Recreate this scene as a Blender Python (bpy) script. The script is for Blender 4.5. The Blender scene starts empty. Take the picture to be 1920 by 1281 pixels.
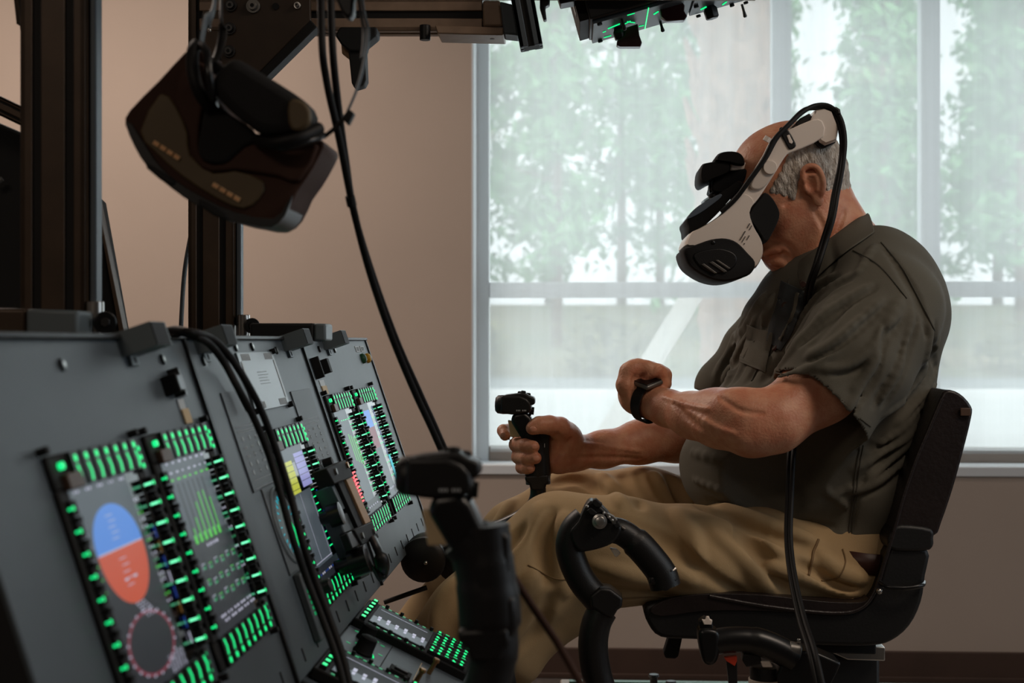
import bpy, math, random
import numpy as np
from mathutils import Vector, Matrix
from mathutils.bvhtree import BVHTree

random.seed(7)
rng = np.random.default_rng(11)
C = bpy.context.scene.collection
sc = bpy.context.scene
H = 1.10            # eye height of the photographer above the floor, metres
FPX = 2667.0        # focal length in pixels of the 1920 px wide frame
PI = math.pi

# ---------------------------------------------------------------- camera, sky, light, exposure
cam_d = bpy.data.cameras.new('camera')
cam_d.lens = 50.0; cam_d.sensor_width = 36.0
cam_d.dof.use_dof = True; cam_d.dof.focus_distance = 2.42; cam_d.dof.aperture_fstop = 6.3
cam_d.clip_start = 0.05; cam_d.clip_end = 300
cam = bpy.data.objects.new('camera', cam_d); C.objects.link(cam)
cam.location = (0, 0, H); cam.rotation_euler = (PI/2, 0, 0)
sc.camera = cam

world = bpy.data.worlds.new('world'); sc.world = world; world.use_nodes = True
wn = world.node_tree; wn.nodes.clear()
w_out = wn.nodes.new('ShaderNodeOutputWorld'); w_bg = wn.nodes.new('ShaderNodeBackground')
w_bg.inputs[0].default_value = (0.90, 0.965, 1.0, 1); w_bg.inputs[1].default_value = 1.45   # bright overcast sky
w_bg.inputs[1].default_value = 2.15
wn.links.new(w_bg.outputs[0], w_out.inputs[0])

def area(name, loc, rot, size, power, color, spread=None):
    d = bpy.data.lights.new(name, 'AREA'); d.shape = 'RECTANGLE'; d.size, d.size_y = size
    d.energy = power; d.color = color
    if spread: d.spread = spread
    o = bpy.data.objects.new(name, d); C.objects.link(o); o.location = loc; o.rotation_euler = rot
    return o
# ceiling lights of the hall
area('ceiling_light_near_wall', (-1.6, 3.6, 2.66), (0, 0, 0), (1.8, 0.5), 40, (1.0, 0.83, 0.71))
area('ceiling_light_centre', (1.7, 1.2, 2.66), (0, 0, 0), (1.2, 0.6), 22, (1.0, 0.83, 0.68))
area('ceiling_light_left', (-1.2, -1.0, 2.66), (0, 0, 0), (1.2, 0.6), 16, (1.0, 0.83, 0.68))
# daylight entering through the tall window
area('window_daylight', (1.25, 4.42, 1.55), (-PI/2, 0, 0), (2.6, 1.6), 12, (0.80, 0.92, 1.0))
area('side_fill', (3.3, 1.4, 1.7), (0, PI/2, 0), (1.4, 2.2), 17, (0.78, 0.90, 1.0))  # unseen cool area lamp at the right, the wall there has no window

sc.view_settings.view_transform = 'Standard'; sc.view_settings.look = 'None'
sc.view_settings.gamma = 1.0; sc.view_settings.use_curve_mapping = False
sc.view_settings.exposure = 0.0
sc.cycles.use_denoising = True
sc.cycles.max_bounces = 8; sc.cycles.transparent_max_bounces = 16
sc.cycles.sample_clamp_indirect = 4.0

# ---------------------------------------------------------------- frames
def P(px, py, d):
    """the point seen at pixel (px, py) of the 1920x1281 frame at depth d"""
    return Vector(((px-960)/FPX*d, d, H+(640.5-py)/FPX*d))
ES = np.array([.05, 1, 0]); ES /= np.linalg.norm(ES)     # the way the rig runs, away from the camera
EW = np.array([1, -.05, 0]); EW /= np.linalg.norm(EW)
PO = np.array([-.444, 0, H+.004])                         # top edge line of the instrument panels
ET = np.array([.131, 0, -.387]); ET -= ES*ET.dot(ES); ET /= np.linalg.norm(ET)
PN = -np.cross(ES, ET)
def ray(px, py): return np.array([(px-960)/FPX, 1, (640.5-py)/FPX])
CAM = np.array([0, 0, H])
def pan(px, py, h=0):
    d = ray(px, py); t = (PO+PN*h-CAM).dot(PN)/d.dot(PN); q = CAM+d*t-PO
    return float(q.dot(ES)), float(-q.dot(ET)), h
def frame_matrix(o, x, y, z):
    m = Matrix.Identity(4)
    for i in range(3):
        m[i][0] = x[i]; m[i][1] = y[i]; m[i][2] = z[i]; m[i][3] = o[i]
    return m
PANEL_M = frame_matrix(PO, ES, -ET, PN)
WD = 4.67
WALL_M = frame_matrix((0, WD, 0), EW, ES, (0, 0, 1))
WALL_I = WALL_M.inverted()
def wal(px, py, back=0.0):
    n = ES; o = np.array([0, WD, 0])+ES*back; d = ray(px, py); t = (o-CAM).dot(n)/d.dot(n)
    q = WALL_I @ Vector(CAM+d*t); return q.x, q.z

# ---------------------------------------------------------------- materials
def srgb(c):
    return tuple(((v/255)/12.92 if v/255 <= .04045 else ((v/255+.055)/1.055)**2.4) for v in c)
def mat(name, col, rough=.5, metal=0, var=0.0, vscale=8, bump=0.0, bscale=60, spec=.5, coat=0, sss=0, col2=None, stretch=None):
    m = bpy.data.materials.new(name); m.use_nodes = True
    nt = m.node_tree; b = nt.nodes['Principled BSDF']
    c = srgb(col)
    b.inputs['Base Color'].default_value = (*c, 1)
    b.inputs['Roughness'].default_value = rough; b.inputs['Metallic'].default_value = metal
    b.inputs['Specular IOR Level'].default_value = spec
    b.inputs['Coat Weight'].default_value = coat
    if sss:
        b.inputs['Subsurface Weight'].default_value = sss
        b.inputs['Subsurface Radius'].default_value = (1.0, .35, .2); b.inputs['Subsurface Scale'].default_value = .008
    tc = nt.nodes.new('ShaderNodeTexCoord'); src = tc.outputs['Object']
    if stretch:
        mp = nt.nodes.new('ShaderNodeMapping'); mp.inputs['Scale'].default_value = stretch
        nt.links.new(src, mp.inputs['Vector']); src = mp.outputs['Vector']
    if var or col2:
        n = nt.nodes.new('ShaderNodeTexNoise'); n.inputs['Scale'].default_value = vscale
        n.inputs['Detail'].default_value = 5; nt.links.new(src, n.inputs['Vector'])
        r = nt.nodes.new('ShaderNodeValToRGB')
        a = srgb(col2) if col2 else tuple(v*(1-var) for v in c)
        z = c if col2 else tuple(min(1, v*(1+var)) for v in c)
        r.color_ramp.elements[0].position = .35; r.color_ramp.elements[1].position = .65
        r.color_ramp.elements[0].color = (*a, 1); r.color_ramp.elements[1].color = (*z, 1)
        nt.links.new(n.outputs['Fac'], r.inputs['Fac']); nt.links.new(r.outputs['Color'], b.inputs['Base Color'])
    if bump:
        n = nt.nodes.new('ShaderNodeTexNoise'); n.inputs['Scale'].default_value = bscale
        n.inputs['Detail'].default_value = 4; nt.links.new(src, n.inputs['Vector'])
        bp = nt.nodes.new('ShaderNodeBump'); bp.inputs['Strength'].default_value = bump; bp.inputs['Distance'].default_value = .01
        nt.links.new(n.outputs['Fac'], bp.inputs['Height']); nt.links.new(bp.outputs['Normal'], b.inputs['Normal'])
    return m
def glow(name, col, strength):
    m = bpy.data.materials.new(name); m.use_nodes = True
    b = m.node_tree.nodes['Principled BSDF']
    c = srgb(col)
    b.inputs['Base Color'].default_value = (c[0]*.1, c[1]*.1, c[2]*.1, 1); b.inputs['Roughness'].default_value = .4
    b.inputs['Emission Color'].default_value = (*c, 1); b.inputs['Emission Strength'].default_value = strength
    return m
M = {}
M['wall'] = mat('painted_wall', (182, 166, 154), .85, bump=.05, bscale=180, var=.03, vscale=2)
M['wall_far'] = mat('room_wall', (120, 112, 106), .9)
M['ceil'] = mat('ceiling_paint', (150, 146, 140), .9)
M['floor'] = mat('carpet', (92, 84, 80), .95, bump=.4, bscale=300, var=.2, vscale=60)
M['base'] = mat('rubber_baseboard', (70, 50, 40), .6, var=.1)
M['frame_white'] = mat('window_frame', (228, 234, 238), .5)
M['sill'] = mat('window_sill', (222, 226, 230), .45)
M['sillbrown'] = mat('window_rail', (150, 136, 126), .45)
M['black'] = mat('black_plastic', (14, 13, 14), .45, bump=.06, bscale=500)
M['blackmatte'] = mat('matte_black', (9, 9, 9), .75)
M['blackgloss'] = mat('gloss_black', (12, 12, 13), .33)
M['rubber'] = mat('cable_rubber', (15, 13, 13), .6, spec=.3)
M['anod'] = mat('dark_anodised_aluminium', (74, 58, 44), .45, metal=.35, var=.12, vscale=20)
M['anodslot'] = mat('profile_slot', (12, 10, 9), .7)
M['plate'] = mat('dark_gusset_plate', (58, 44, 32), .5, metal=.2, var=.1, vscale=30)
M['greyalu'] = mat('grey_aluminium', (84, 92, 98), .55, metal=.3)
M['beamtan'] = mat('beam_aluminium', (150, 126, 106), .45, metal=.2, var=.1, vscale=40)
M['panel'] = mat('instrument_panel_grey', (73, 82, 88), .5, bump=.04, bscale=500, var=.05, vscale=12)
M['paneldark'] = mat('panel_side', (24, 25, 27), .5)
M['clampgrey'] = mat('bracket_grey', (96, 106, 110), .5)
M['screen'] = mat('screen_glass', (10, 12, 15), .12, spec=.6)
M['steel'] = mat('steel', (190, 188, 184), .3, metal=1)
M['brass'] = mat('brass', (170, 130, 90), .35, metal=1)
M['engrave'] = mat('engraved_grey', (150, 156, 158), .5)
M['padgrey'] = mat('keypad_plate', (74, 80, 84), .55)
M['clear'] = mat('plate_print', (150, 152, 152), .5)
M['clearplate'] = mat('reflective_plate', (88, 96, 102), .3)
M['tan'] = mat('tan_strip', (170, 134, 98), .6)
M['cream'] = mat('cream_label', (205, 180, 140), .7)
M['white'] = mat('white_label', (185, 190, 192), .6)
M['brownlab'] = mat('brown_cap', (84, 62, 48), .5)
M['yellow'] = mat('yellow_cap', (210, 160, 20), .45)
M['greencap'] = mat('green_cap', (30, 90, 60), .45)
M['redguard'] = mat('dark_red_guard', (52, 14, 18), .35)
M['orange'] = mat('orange_red', (205, 60, 30), .5)
M['skin'] = mat('skin', (214, 156, 124), .45, col2=(198, 128, 98), vscale=38, bump=.16, bscale=240, sss=.10, spec=.4)
M['nail'] = mat('fingernail', (214, 150, 124), .35)
M['hair'] = mat('white_hair', (226, 218, 208), .8, col2=(168, 154, 140), vscale=130, bump=1.0, bscale=300, stretch=(1, 1, .35))
M['shirt'] = mat('olive_cotton', (92, 88, 77), .88, bump=.18, bscale=900, var=.05, vscale=10)
M['shirtin'] = mat('shirt_placket', (56, 60, 62), .9, bump=.15, bscale=900)
M['seam'] = mat('olive_stitching', (70, 67, 58), .9)
M['trouser'] = mat('khaki_cotton', (176, 148, 108), .85, bump=.14, bscale=800, var=.06, vscale=9)
M['trouserseam'] = mat('khaki_stitching', (128, 102, 70), .9)
M['belt'] = mat('brown_leather', (62, 32, 24), .45)
M['shoe'] = mat('black_leather', (20, 18, 17), .4)
M['leather'] = mat('black_seat_leather', (34, 26, 25), .38, bump=.12, bscale=140, var=.15, vscale=14)
M['shell'] = mat('black_seat_shell', (15, 14, 14), .5, bump=.05, bscale=200)
M['hmd'] = mat('warm_white_plastic', (240, 226, 214), .42)
M['hmd2'] = mat('light_grey_plastic', (216, 202, 190), .45)
M['hmdblue'] = mat('glossy_dark_cap', (92, 102, 114), .25)
M['hmddark'] = mat('dark_brown_plastic', (64, 44, 36), .75, spec=.15, var=.12, vscale=12)
M['hmdedge'] = mat('dark_olive_plastic', (88, 72, 46), .6)
M['foam'] = mat('black_foam', (16, 15, 15), .9)
M['copper'] = mat('copper_print', (240, 190, 140), .5)
M['blacksoft'] = mat('soft_black', (11, 10, 11), .7, spec=.2)
M['cduscreen'] = mat('matte_screen', (8, 9, 11), .5, spec=.2)
M['grey'] = mat('grey_metal', (110, 108, 104), .4, metal=.6)
M['beige'] = mat('platform_paint', (150, 138, 126), .55)
M['grass'] = mat('lawn_and_straw', (150, 158, 128), .95, col2=(176, 160, 132), vscale=.25)
M['concrete'] = mat('pale_concrete', (222, 224, 222), .9, var=.04, vscale=.6)
M['asphalt'] = mat('asphalt', (150, 156, 158), .9, var=.05, vscale=.6)
M['kerb'] = mat('white_kerb', (244, 244, 242), .8)
M['bark'] = mat('pine_bark', (136, 112, 98), .95, var=.2, vscale=3)
M['palm'] = mat('palm_bark', (176, 140, 120), .95, var=.25, vscale=14, bump=.5, bscale=20)
M['leaf'] = mat('pine_foliage', (128, 182, 122), .8, var=.3, vscale=.5)
M['leaf2'] = mat('shrub_foliage', (150, 146, 104), .8, var=.3, vscale=.8)
M['timber'] = mat('pale_timber', (236, 232, 224), .8)
M['g_green'] = glow('green_backlight', (25, 240, 135), 1.25)
M['g_greenhot'] = glow('pale_green_backlight', (120, 255, 190), 1.5)
M['g_greendim'] = glow('dim_green_backlight', (20, 150, 90), .8)
M['g_blue'] = glow('screen_blue', (80, 135, 215), .85)
M['g_deep'] = glow('screen_deep_blue', (25, 60, 150), .7)
M['g_orange'] = glow('screen_orange', (190, 78, 50), .85)
M['g_white'] = glow('screen_white', (185, 185, 205), .8)
M['g_grey'] = glow('screen_grey', (88, 98, 106), .55)
M['g_dgrey'] = glow('screen_dark_grey', (42, 46, 52), .6)
M['g_bar'] = glow('screen_green', (70, 190, 60), .9)
M['g_red'] = glow('screen_red', (255, 80, 90), 1.0)
M['g_ring'] = glow('screen_ring', (130, 60, 75), .7)
M['g_cyan'] = glow('screen_cyan', (0, 180, 200), .9)
M['g_teal'] = glow('gauge_blue', (0, 80, 140), 1.3)
M['g_yellow'] = glow('screen_yellow', (190, 195, 70), .85)
M['g_lilac'] = glow('screen_lilac', (150, 150, 205), .85)
M['g_brown'] = glow('screen_brown', (110, 75, 25), .8)

# glass pane: clear; roller shade: an open weave that lets part of the view through
def glass_mat():
    m = bpy.data.materials.new('window_glass'); m.use_nodes = True; nt = m.node_tree; nt.nodes.clear()
    o = nt.nodes.new('ShaderNodeOutputMaterial'); mx = nt.nodes.new('ShaderNodeMixShader')
    t = nt.nodes.new('ShaderNodeBsdfTransparent'); t.inputs[0].default_value = (.96, .975, .965, 1)
    g = nt.nodes.new('ShaderNodeBsdfGlossy'); g.inputs['Roughness'].default_value = .02
    mx.inputs[0].default_value = .025
    nt.links.new(t.outputs[0], mx.inputs[1]); nt.links.new(g.outputs[0], mx.inputs[2]); nt.links.new(mx.outputs[0], o.inputs[0])
    return m
def shade_mat():
    m = bpy.data.materials.new('shade_weave'); m.use_nodes = True; nt = m.node_tree; nt.nodes.clear()
    o = nt.nodes.new('ShaderNodeOutputMaterial'); mx = nt.nodes.new('ShaderNodeMixShader')
    t = nt.nodes.new('ShaderNodeBsdfTransparent')
    tr = nt.nodes.new('ShaderNodeBsdfTranslucent'); tr.inputs[0].default_value = (.88, .90, .93, 1)
    tc = nt.nodes.new('ShaderNodeTexCoord'); mp = nt.nodes.new('ShaderNodeMapping')
    mp.inputs['Scale'].default_value = (26, 1, .6)
    n = nt.nodes.new('ShaderNodeTexNoise'); n.inputs['Scale'].default_value = 1.0; n.inputs['Detail'].default_value = 6
    mr = nt.nodes.new('ShaderNodeMapRange'); mr.inputs['From Min'].default_value = .3; mr.inputs['From Max'].default_value = .7
    mr.inputs['To Min'].default_value = .66; mr.inputs['To Max'].default_value = .75
    nt.links.new(tc.outputs['Object'], mp.inputs[0]); nt.links.new(mp.outputs[0], n.inputs['Vector'])
    nt.links.new(n.outputs['Fac'], mr.inputs[0]); nt.links.new(mr.outputs[0], mx.inputs[0])
    df = nt.nodes.new('ShaderNodeBsdfDiffuse'); df.inputs[0].default_value = (.84, .86, .87, 1)
    m2 = nt.nodes.new('ShaderNodeMixShader'); m2.inputs[0].default_value = .30
    nt.links.new(tr.outputs[0], m2.inputs[1]); nt.links.new(df.outputs[0], m2.inputs[2])
    nt.links.new(t.outputs[0], mx.inputs[1]); nt.links.new(m2.outputs[0], mx.inputs[2]); nt.links.new(mx.outputs[0], o.inputs[0])
    return m
M['glass'] = glass_mat(); M['shade'] = shade_mat()

# ---------------------------------------------------------------- mesh helpers
class MB:
    """collects shapes, then links them as one mesh object"""
    def __init__(s): s.v = []; s.f = []; s.mi = []; s.mats = []
    def m(s, mt):
        if mt not in s.mats: s.mats.append(mt)
        return s.mats.index(mt)
    def add(s, vs, fs, mt):
        b = len(s.v); s.v += [tuple(v) for v in vs]; s.f += [tuple(i+b for i in f) for f in fs]; s.mi += [s.m(mt)]*len(fs); return s
    def box(s, lo, hi, mt, mx=None):
        x0, y0, z0 = lo; x1, y1, z1 = hi
        vs = [(x0,y0,z0),(x1,y0,z0),(x1,y1,z0),(x0,y1,z0),(x0,y0,z1),(x1,y0,z1),(x1,y1,z1),(x0,y1,z1)]
        if mx is not None: vs = [tuple(mx @ Vector(v)) for v in vs]
        return s.add(vs, [(0,3,2,1),(4,5,6,7),(0,1,5,4),(1,2,6,5),(2,3,7,6),(3,0,4,7)], mt)
    def prism(s, pts, a, b, mt, to=lambda x, y, h: (x, y, h)):
        """polygon pts (2-D) carried from height a to height b; to() turns (x,y,h) into a point"""
        n = len(pts); vs = [to(x, y, a) for x, y in pts]+[to(x, y, b) for x, y in pts]
        return s.add(vs, [tuple(range(n-1, -1, -1)), tuple(range(n, 2*n))]+[(i, (i+1) % n, (i+1) % n+n, i+n) for i in range(n)], mt)
    def tube(s, pts, r, mt, seg=10, cap=True, flat=1.0):
        pts = [Vector(p) for p in pts]; n = len(pts)
        rs = [r]*n if isinstance(r, (int, float)) else list(r)
        vs = []; up = None
        for i, p in enumerate(pts):
            t = (pts[min(i+1, n-1)]-pts[max(i-1, 0)]).normalized()
            if up is None: up = Vector((0, 0, 1)) if abs(t.z) < .9 else Vector((0, 1, 0))
            u = (up-t*up.dot(t)).normalized(); w = t.cross(u); up = u
            for k in range(seg):
                a = 2*PI*k/seg; vs.append(p+u*(math.cos(a)*rs[i])+w*(math.sin(a)*rs[i]*flat))
        fs = [(i*seg+k, i*seg+(k+1) % seg, (i+1)*seg+(k+1) % seg, (i+1)*seg+k) for i in range(n-1) for k in range(seg)]
        if cap: fs += [tuple(range(seg-1, -1, -1)), tuple(range((n-1)*seg, n*seg))]
        return s.add(vs, fs, mt)
    def disc(s, c, axis, r, h, mt, seg=20, r2=None):
        c = Vector(c); a = Vector(axis).normalized()
        return s.tube([c, c+a*h], [r, r if r2 is None else r2], mt, seg)
    def lathe(s, c, axis, prof, mt, seg=20):
        c = Vector(c); a = Vector(axis).normalized()
        return s.tube([c+a*h for h, _ in prof], [q for _, q in prof], mt, seg)
    def ball(s, c, r, mt, nu=16, nv=10, mx=None):
        rr = (r, r, r) if isinstance(r, (int, float)) else r
        vs = []; c = Vector(c)
        for j in range(nv+1):
            th = PI*j/nv
            for i in range(nu):
                ph = 2*PI*i/nu; v = Vector((rr[0]*math.sin(th)*math.cos(ph), rr[1]*math.sin(th)*math.sin(ph), rr[2]*math.cos(th)))
                if mx is not None: v = mx @ v
                vs.append(c+v)
        fs = [(j*nu+i, j*nu+(i+1) % nu, (j+1)*nu+(i+1) % nu, (j+1)*nu+i)[::-1] for j in range(nv) for i in range(nu)]
        return s.add(vs, fs, mt)
    def mesh(s, name, smooth=False):
        me = bpy.data.meshes.new(name); me.from_pydata(s.v, [], s.f)
        for mt in s.mats: me.materials.append(mt)
        me.polygons.foreach_set('material_index', s.mi)
        if smooth: me.polygons.foreach_set('use_smooth', [True]*len(s.f))
        me.update(); return me
    def build(s, name, parent=None, bevel=0, seg=2, smooth=False, angle=40):
        me = s.mesh(name, smooth or bool(bevel)); o = bpy.data.objects.new(name, me); C.objects.link(o)
        if parent is not None:
            o.parent = parent
            if not getattr(s, 'local', False): o.matrix_parent_inverse = world_of(parent).inverted()
        if bevel:
            b = o.modifiers.new('bevel', 'BEVEL'); b.width = bevel; b.segments = seg; b.limit_method = 'ANGLE'; b.angle_limit = math.radians(angle)
            b.harden_normals = False
            b.use_clamp_overlap = True
        if smooth or bevel:
            try:
                me.set_sharp_from_angle(angle=math.radians(50))
            except Exception: pass
        return o
def world_of(o):
    m = Matrix.LocRotScale(o.location, o.rotation_euler if o.rotation_mode != 'QUATERNION' else o.rotation_quaternion, o.scale)
    if o.parent is not None: return world_of(o.parent) @ o.matrix_parent_inverse @ m
    return m
def LMB():
    m = MB(); m.local = True; return m
def tag(o, label=None, cat=None, group=None, kind=None):
    if label: o['label'] = label
    if cat: o['category'] = cat
    if group: o['group'] = group
    if kind: o['kind'] = kind
    return o
def empty(name, loc=(0, 0, 0), label=None, cat=None, group=None, matrix=None, parent=None):
    o = bpy.data.objects.new(name, None); C.objects.link(o); o.empty_display_size = .05
    if matrix is not None:
        l, r, s_ = matrix.decompose(); o.location = l; o.rotation_euler = r.to_euler(); 
    else: o.location = loc
    if parent is not None: o.parent = parent
    return tag(o, label, cat, group)
def copy_tree(o, parent=None):
    c = o.copy(); C.objects.link(c)
    if parent is not None: c.parent = parent
    for ch in list(o.children): copy_tree(ch, c)
    return c
def linkcopy(me, name, parent, loc=(0, 0, 0), rot=(0, 0, 0), scale=(1, 1, 1)):
    o = bpy.data.objects.new(name, me); C.objects.link(o); o.parent = parent; o.location = loc; o.rotation_euler = rot; o.scale = scale
    return o
def spline(pts, n=8):
    """Catmull-Rom through pts"""
    pts = [Vector(p) for p in pts]; out = []
    for i in range(len(pts)-1):
        p0 = pts[max(i-1, 0)]; p1 = pts[i]; p2 = pts[i+1]; p3 = pts[min(i+2, len(pts)-1)]
        for k in range(n):
            t = k/n
            out.append(.5*((2*p1)+(-p0+p2)*t+(2*p0-5*p1+4*p2-p3)*t*t+(-p0+3*p1-3*p2+p3)*t**3))
    out.append(pts[-1]); return out
def closed(pts, n=4):
    """smooth closed outline through 2-D pts"""
    m = len(pts); out = []
    for i in range(m):
        p0, p1, p2, p3 = [Vector(pts[(i+k) % m]) for k in (-1, 0, 1, 2)]
        for k in range(n):
            t = k/n; q = .5*((2*p1)+(-p0+p2)*t+(2*p0-5*p1+4*p2-p3)*t*t+(-p0+3*p1-3*p2+p3)*t**3)
            out.append((q.x, q.y))
    return out
def chaikin(pts, it=2):
    for _ in range(it):
        out = []
        for i in range(len(pts)):
            a = pts[i]; b = pts[(i+1) % len(pts)]
            out.append((a[0]*.75+b[0]*.25, a[1]*.75+b[1]*.25)); out.append((a[0]*.25+b[0]*.75, a[1]*.25+b[1]*.75))
        pts = out
    return pts
def slab(pts, d, thick, mt, name, parent=None, bevel=.004, seg=3, mb=None):
    """a solid whose side outline is the pixel outline pts at depth d, thick metres deep, running along the rig's depth axis"""
    m = mb or MB(); es = Vector(ES)
    m.prism(pts, 0, thick, mt, lambda x, y, h: P(x, y, d)+es*h)
    return m.build(name, parent, bevel=bevel, seg=seg) if mb is None else m

# ---------------------------------------------------------------- implicit surfaces for bodies and cloth
def rcone(a, b, ra, rb, k=.02, sub=False):
    return dict(t='c', a=np.array(a, float), b=np.array(b, float), ra=ra, rb=rb, k=k, sub=sub)
def elli(c, r, k=.02, R=None, sub=False):
    return dict(t='e', c=np.array(c, float), r=np.array(r, float), R=np.eye(3) if R is None else np.array(R, float), k=k, sub=sub)
def chain(pts, rs, k=.02, sub=False):
    return [rcone(pts[i], pts[i+1], rs[i], rs[i+1], k, sub) for i in range(len(pts)-1)]
def pd(p, X):
    if p['t'] == 'c':
        ba = p['b']-p['a']; pa = X-p['a']; l2 = max(ba.dot(ba), 1e-12)
        h = np.clip(pa@ba/l2, 0, 1)
        return np.linalg.norm(pa-h[:, None]*ba, axis=1)-(p['ra']+(p['rb']-p['ra'])*h)
    q = (X-p['c'])@p['R']          # columns of R are the axes
    k0 = np.linalg.norm(q/p['r'], axis=1); k1 = np.linalg.norm(q/(p['r']**2), axis=1)
    return k0*(k0-1)/np.maximum(k1, 1e-9)
def evalf(prims, X):
    d = np.full(len(X), 1e3)
    for p in prims:
        e = pd(p, X); k = p['k']
        if p['sub']:
            h = np.clip(.5-.5*(d+e)/k, 0, 1); d = d*(1-h)-e*h+k*h*(1-h)
        else:
            h = np.clip(.5+.5*(e-d)/k, 0, 1); d = e*(1-h)+d*h-k*h*(1-h)
    return d
def bounds(prims):
    lo = np.full(3, 1e9); hi = -lo
    for p in prims:
        if p['sub']: continue
        if p['t'] == 'c':
            r = max(p['ra'], p['rb'])
            for q in (p['a'], p['b']): lo = np.minimum(lo, q-r); hi = np.maximum(hi, q+r)
        else:
            r = p['r'].max(); lo = np.minimum(lo, p['c']-r); hi = np.maximum(hi, p['c']+r)
    return lo-.02, hi+.02
def polygonise(prims, h, extra=None):
    lo, hi = bounds(prims); B = 14
    nb = np.ceil((hi-lo)/(h*B)).astype(int); n = nb*B+1
    D = np.full(n, 1.0, np.float32); rad = h*B*.5*math.sqrt(3)
    bc = np.stack(np.meshgrid(*[lo[i]+(np.arange(nb[i])+.5)*h*B for i in range(3)], indexing='ij'), -1).reshape(-1, 3)
    each = np.stack([pd(p, bc) for p in prims]); tot = evalf(prims, bc)
    slack = .03
    near = np.abs(tot) < rad*1.6+slack
    g = np.arange(B+1)*h
    gx = np.stack(np.meshgrid(g, g, g, indexing='ij'), -1).reshape(-1, 3)
    for bi in range(len(bc)):
        i, j, k = np.unravel_index(bi, nb)
        sl = (slice(i*B, i*B+B+1), slice(j*B, j*B+B+1), slice(k*B, k*B+B+1))
        if not near[bi]:
            if tot[bi] < 0: D[sl] = -1
            continue
        X = gx+bc[bi]-h*B*.5
        use = [p for q, p in enumerate(prims) if each[q, bi] < rad*1.5+slack+p['k']]
        if not use: continue
        d = evalf(use, X)
        if extra is not None: d = d+extra(X)
        D[sl] = d.reshape(B+1, B+1, B+1)
    return D, lo, h
def surfnet(D, lo, h):
    S = D < 0; n = np.array(D.shape)
    cnt = np.zeros(n-1, np.int8)
    for a in (0, 1):
        for b in (0, 1):
            for c in (0, 1): cnt += S[a:n[0]-1+a, b:n[1]-1+b, c:n[2]-1+c]
    act = np.argwhere((cnt > 0) & (cnt < 8)); idx = np.full(n-1, -1, np.int32)
    idx[act[:, 0], act[:, 1], act[:, 2]] = np.arange(len(act))
    pos = np.zeros((len(act), 3)); num = np.zeros(len(act))
    cor = [(a, b, c) for a in (0, 1) for b in (0, 1) for c in (0, 1)]
    for i in range(8):
        for j in range(i+1, 8):
            if sum(abs(cor[i][q]-cor[j][q]) for q in range(3)) != 1: continue
            A = D[act[:, 0]+cor[i][0], act[:, 1]+cor[i][1], act[:, 2]+cor[i][2]]
            Bv = D[act[:, 0]+cor[j][0], act[:, 1]+cor[j][1], act[:, 2]+cor[j][2]]
            x = (A < 0) != (Bv < 0); t = np.where(x, A/np.where(x, A-Bv, 1), 0)
            p = np.array(cor[i])+t[:, None]*(np.array(cor[j])-np.array(cor[i]))
            pos += np.where(x[:, None], p, 0); num += x
    V = lo+(act+pos/num[:, None])*h
    F = []
    for ax in range(3):
        o1, o2 = (ax+1) % 3, (ax+2) % 3
        sa = [slice(0, n[q]) for q in range(3)]; sb = list(sa)
        sa[ax] = slice(0, n[ax]-1); sb[ax] = slice(1, n[ax])
        a = S[tuple(sa)]; b = S[tuple(sb)]; e = np.argwhere(a != b)
        e = e[(e[:, o1] > 0) & (e[:, o2] > 0) & (e[:, o1] < n[o1]-1) & (e[:, o2] < n[o2]-1)]
        ins = a[e[:, 0], e[:, 1], e[:, 2]]
        def cell(d1, d2):
            q = e.copy(); q[:, o1] -= d1; q[:, o2] -= d2; return idx[q[:, 0], q[:, 1], q[:, 2]]
        Q = np.stack([cell(1, 1), cell(0, 1), cell(0, 0), cell(1, 0)], 1)
        Q[~ins] = Q[~ins][:, ::-1]; F.append(Q)
    return V, np.concatenate(F)
def np_mesh(name, V, F, mt):
    me = bpy.data.meshes.new(name); me.vertices.add(len(V)); me.vertices.foreach_set('co', V.astype(np.float32).ravel())
    me.loops.add(F.size); me.loops.foreach_set('vertex_index', F.astype(np.int32).ravel())
    me.polygons.add(len(F)); me.polygons.foreach_set('loop_start', np.arange(0, F.size, 4, dtype=np.int32))
    try: me.polygons.foreach_set('loop_total', np.full(len(F), 4, np.int32))
    except Exception: pass
    me.polygons.foreach_set('use_smooth', np.ones(len(F), bool)); me.materials.append(mt); me.update(calc_edges=True); me.validate()
    return me
def implicit(name, prims, h, mt, parent=None, extra=None):
    D, lo, hh = polygonise(prims, h, extra); V, F = surfnet(D, lo, hh)
    me = np_mesh(name, V, F, mt); o = bpy.data.objects.new(name, me); C.objects.link(o)
    if parent is not None: o.parent = parent; o.matrix_parent_inverse = world_of(parent).inverted()
    return o
def bvh_of(prims, h=.008):
    D, lo, hh = polygonise(prims, h); V, F = surfnet(D, lo, hh)
    return BVHTree.FromPolygons([tuple(v) for v in V], [tuple(int(i) for i in f) for f in F])
def bvh_obj(o):
    me = o.data; n = len(me.vertices); V = np.empty(n*3, np.float32); me.vertices.foreach_get('co', V)
    return BVHTree.FromPolygons([tuple(v) for v in V.reshape(-1, 3).tolist()], [tuple(p.vertices) for p in me.polygons])
def hit(bvh, px, py):
    r = Vector(ray(px, py)).normalized(); return bvh.ray_cast(Vector(CAM), r)
def draw_on(bvh, pts, lift=0.0, n=6):
    """points of the surface seen along a drawn line"""
    ps = spline([(x, y, 0) for x, y in pts], n); out = []
    for p in ps:
        l, nn, _, _ = hit(bvh, p.x, p.y)
        if l is not None: out.append(l+nn*lift)
    return out
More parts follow.
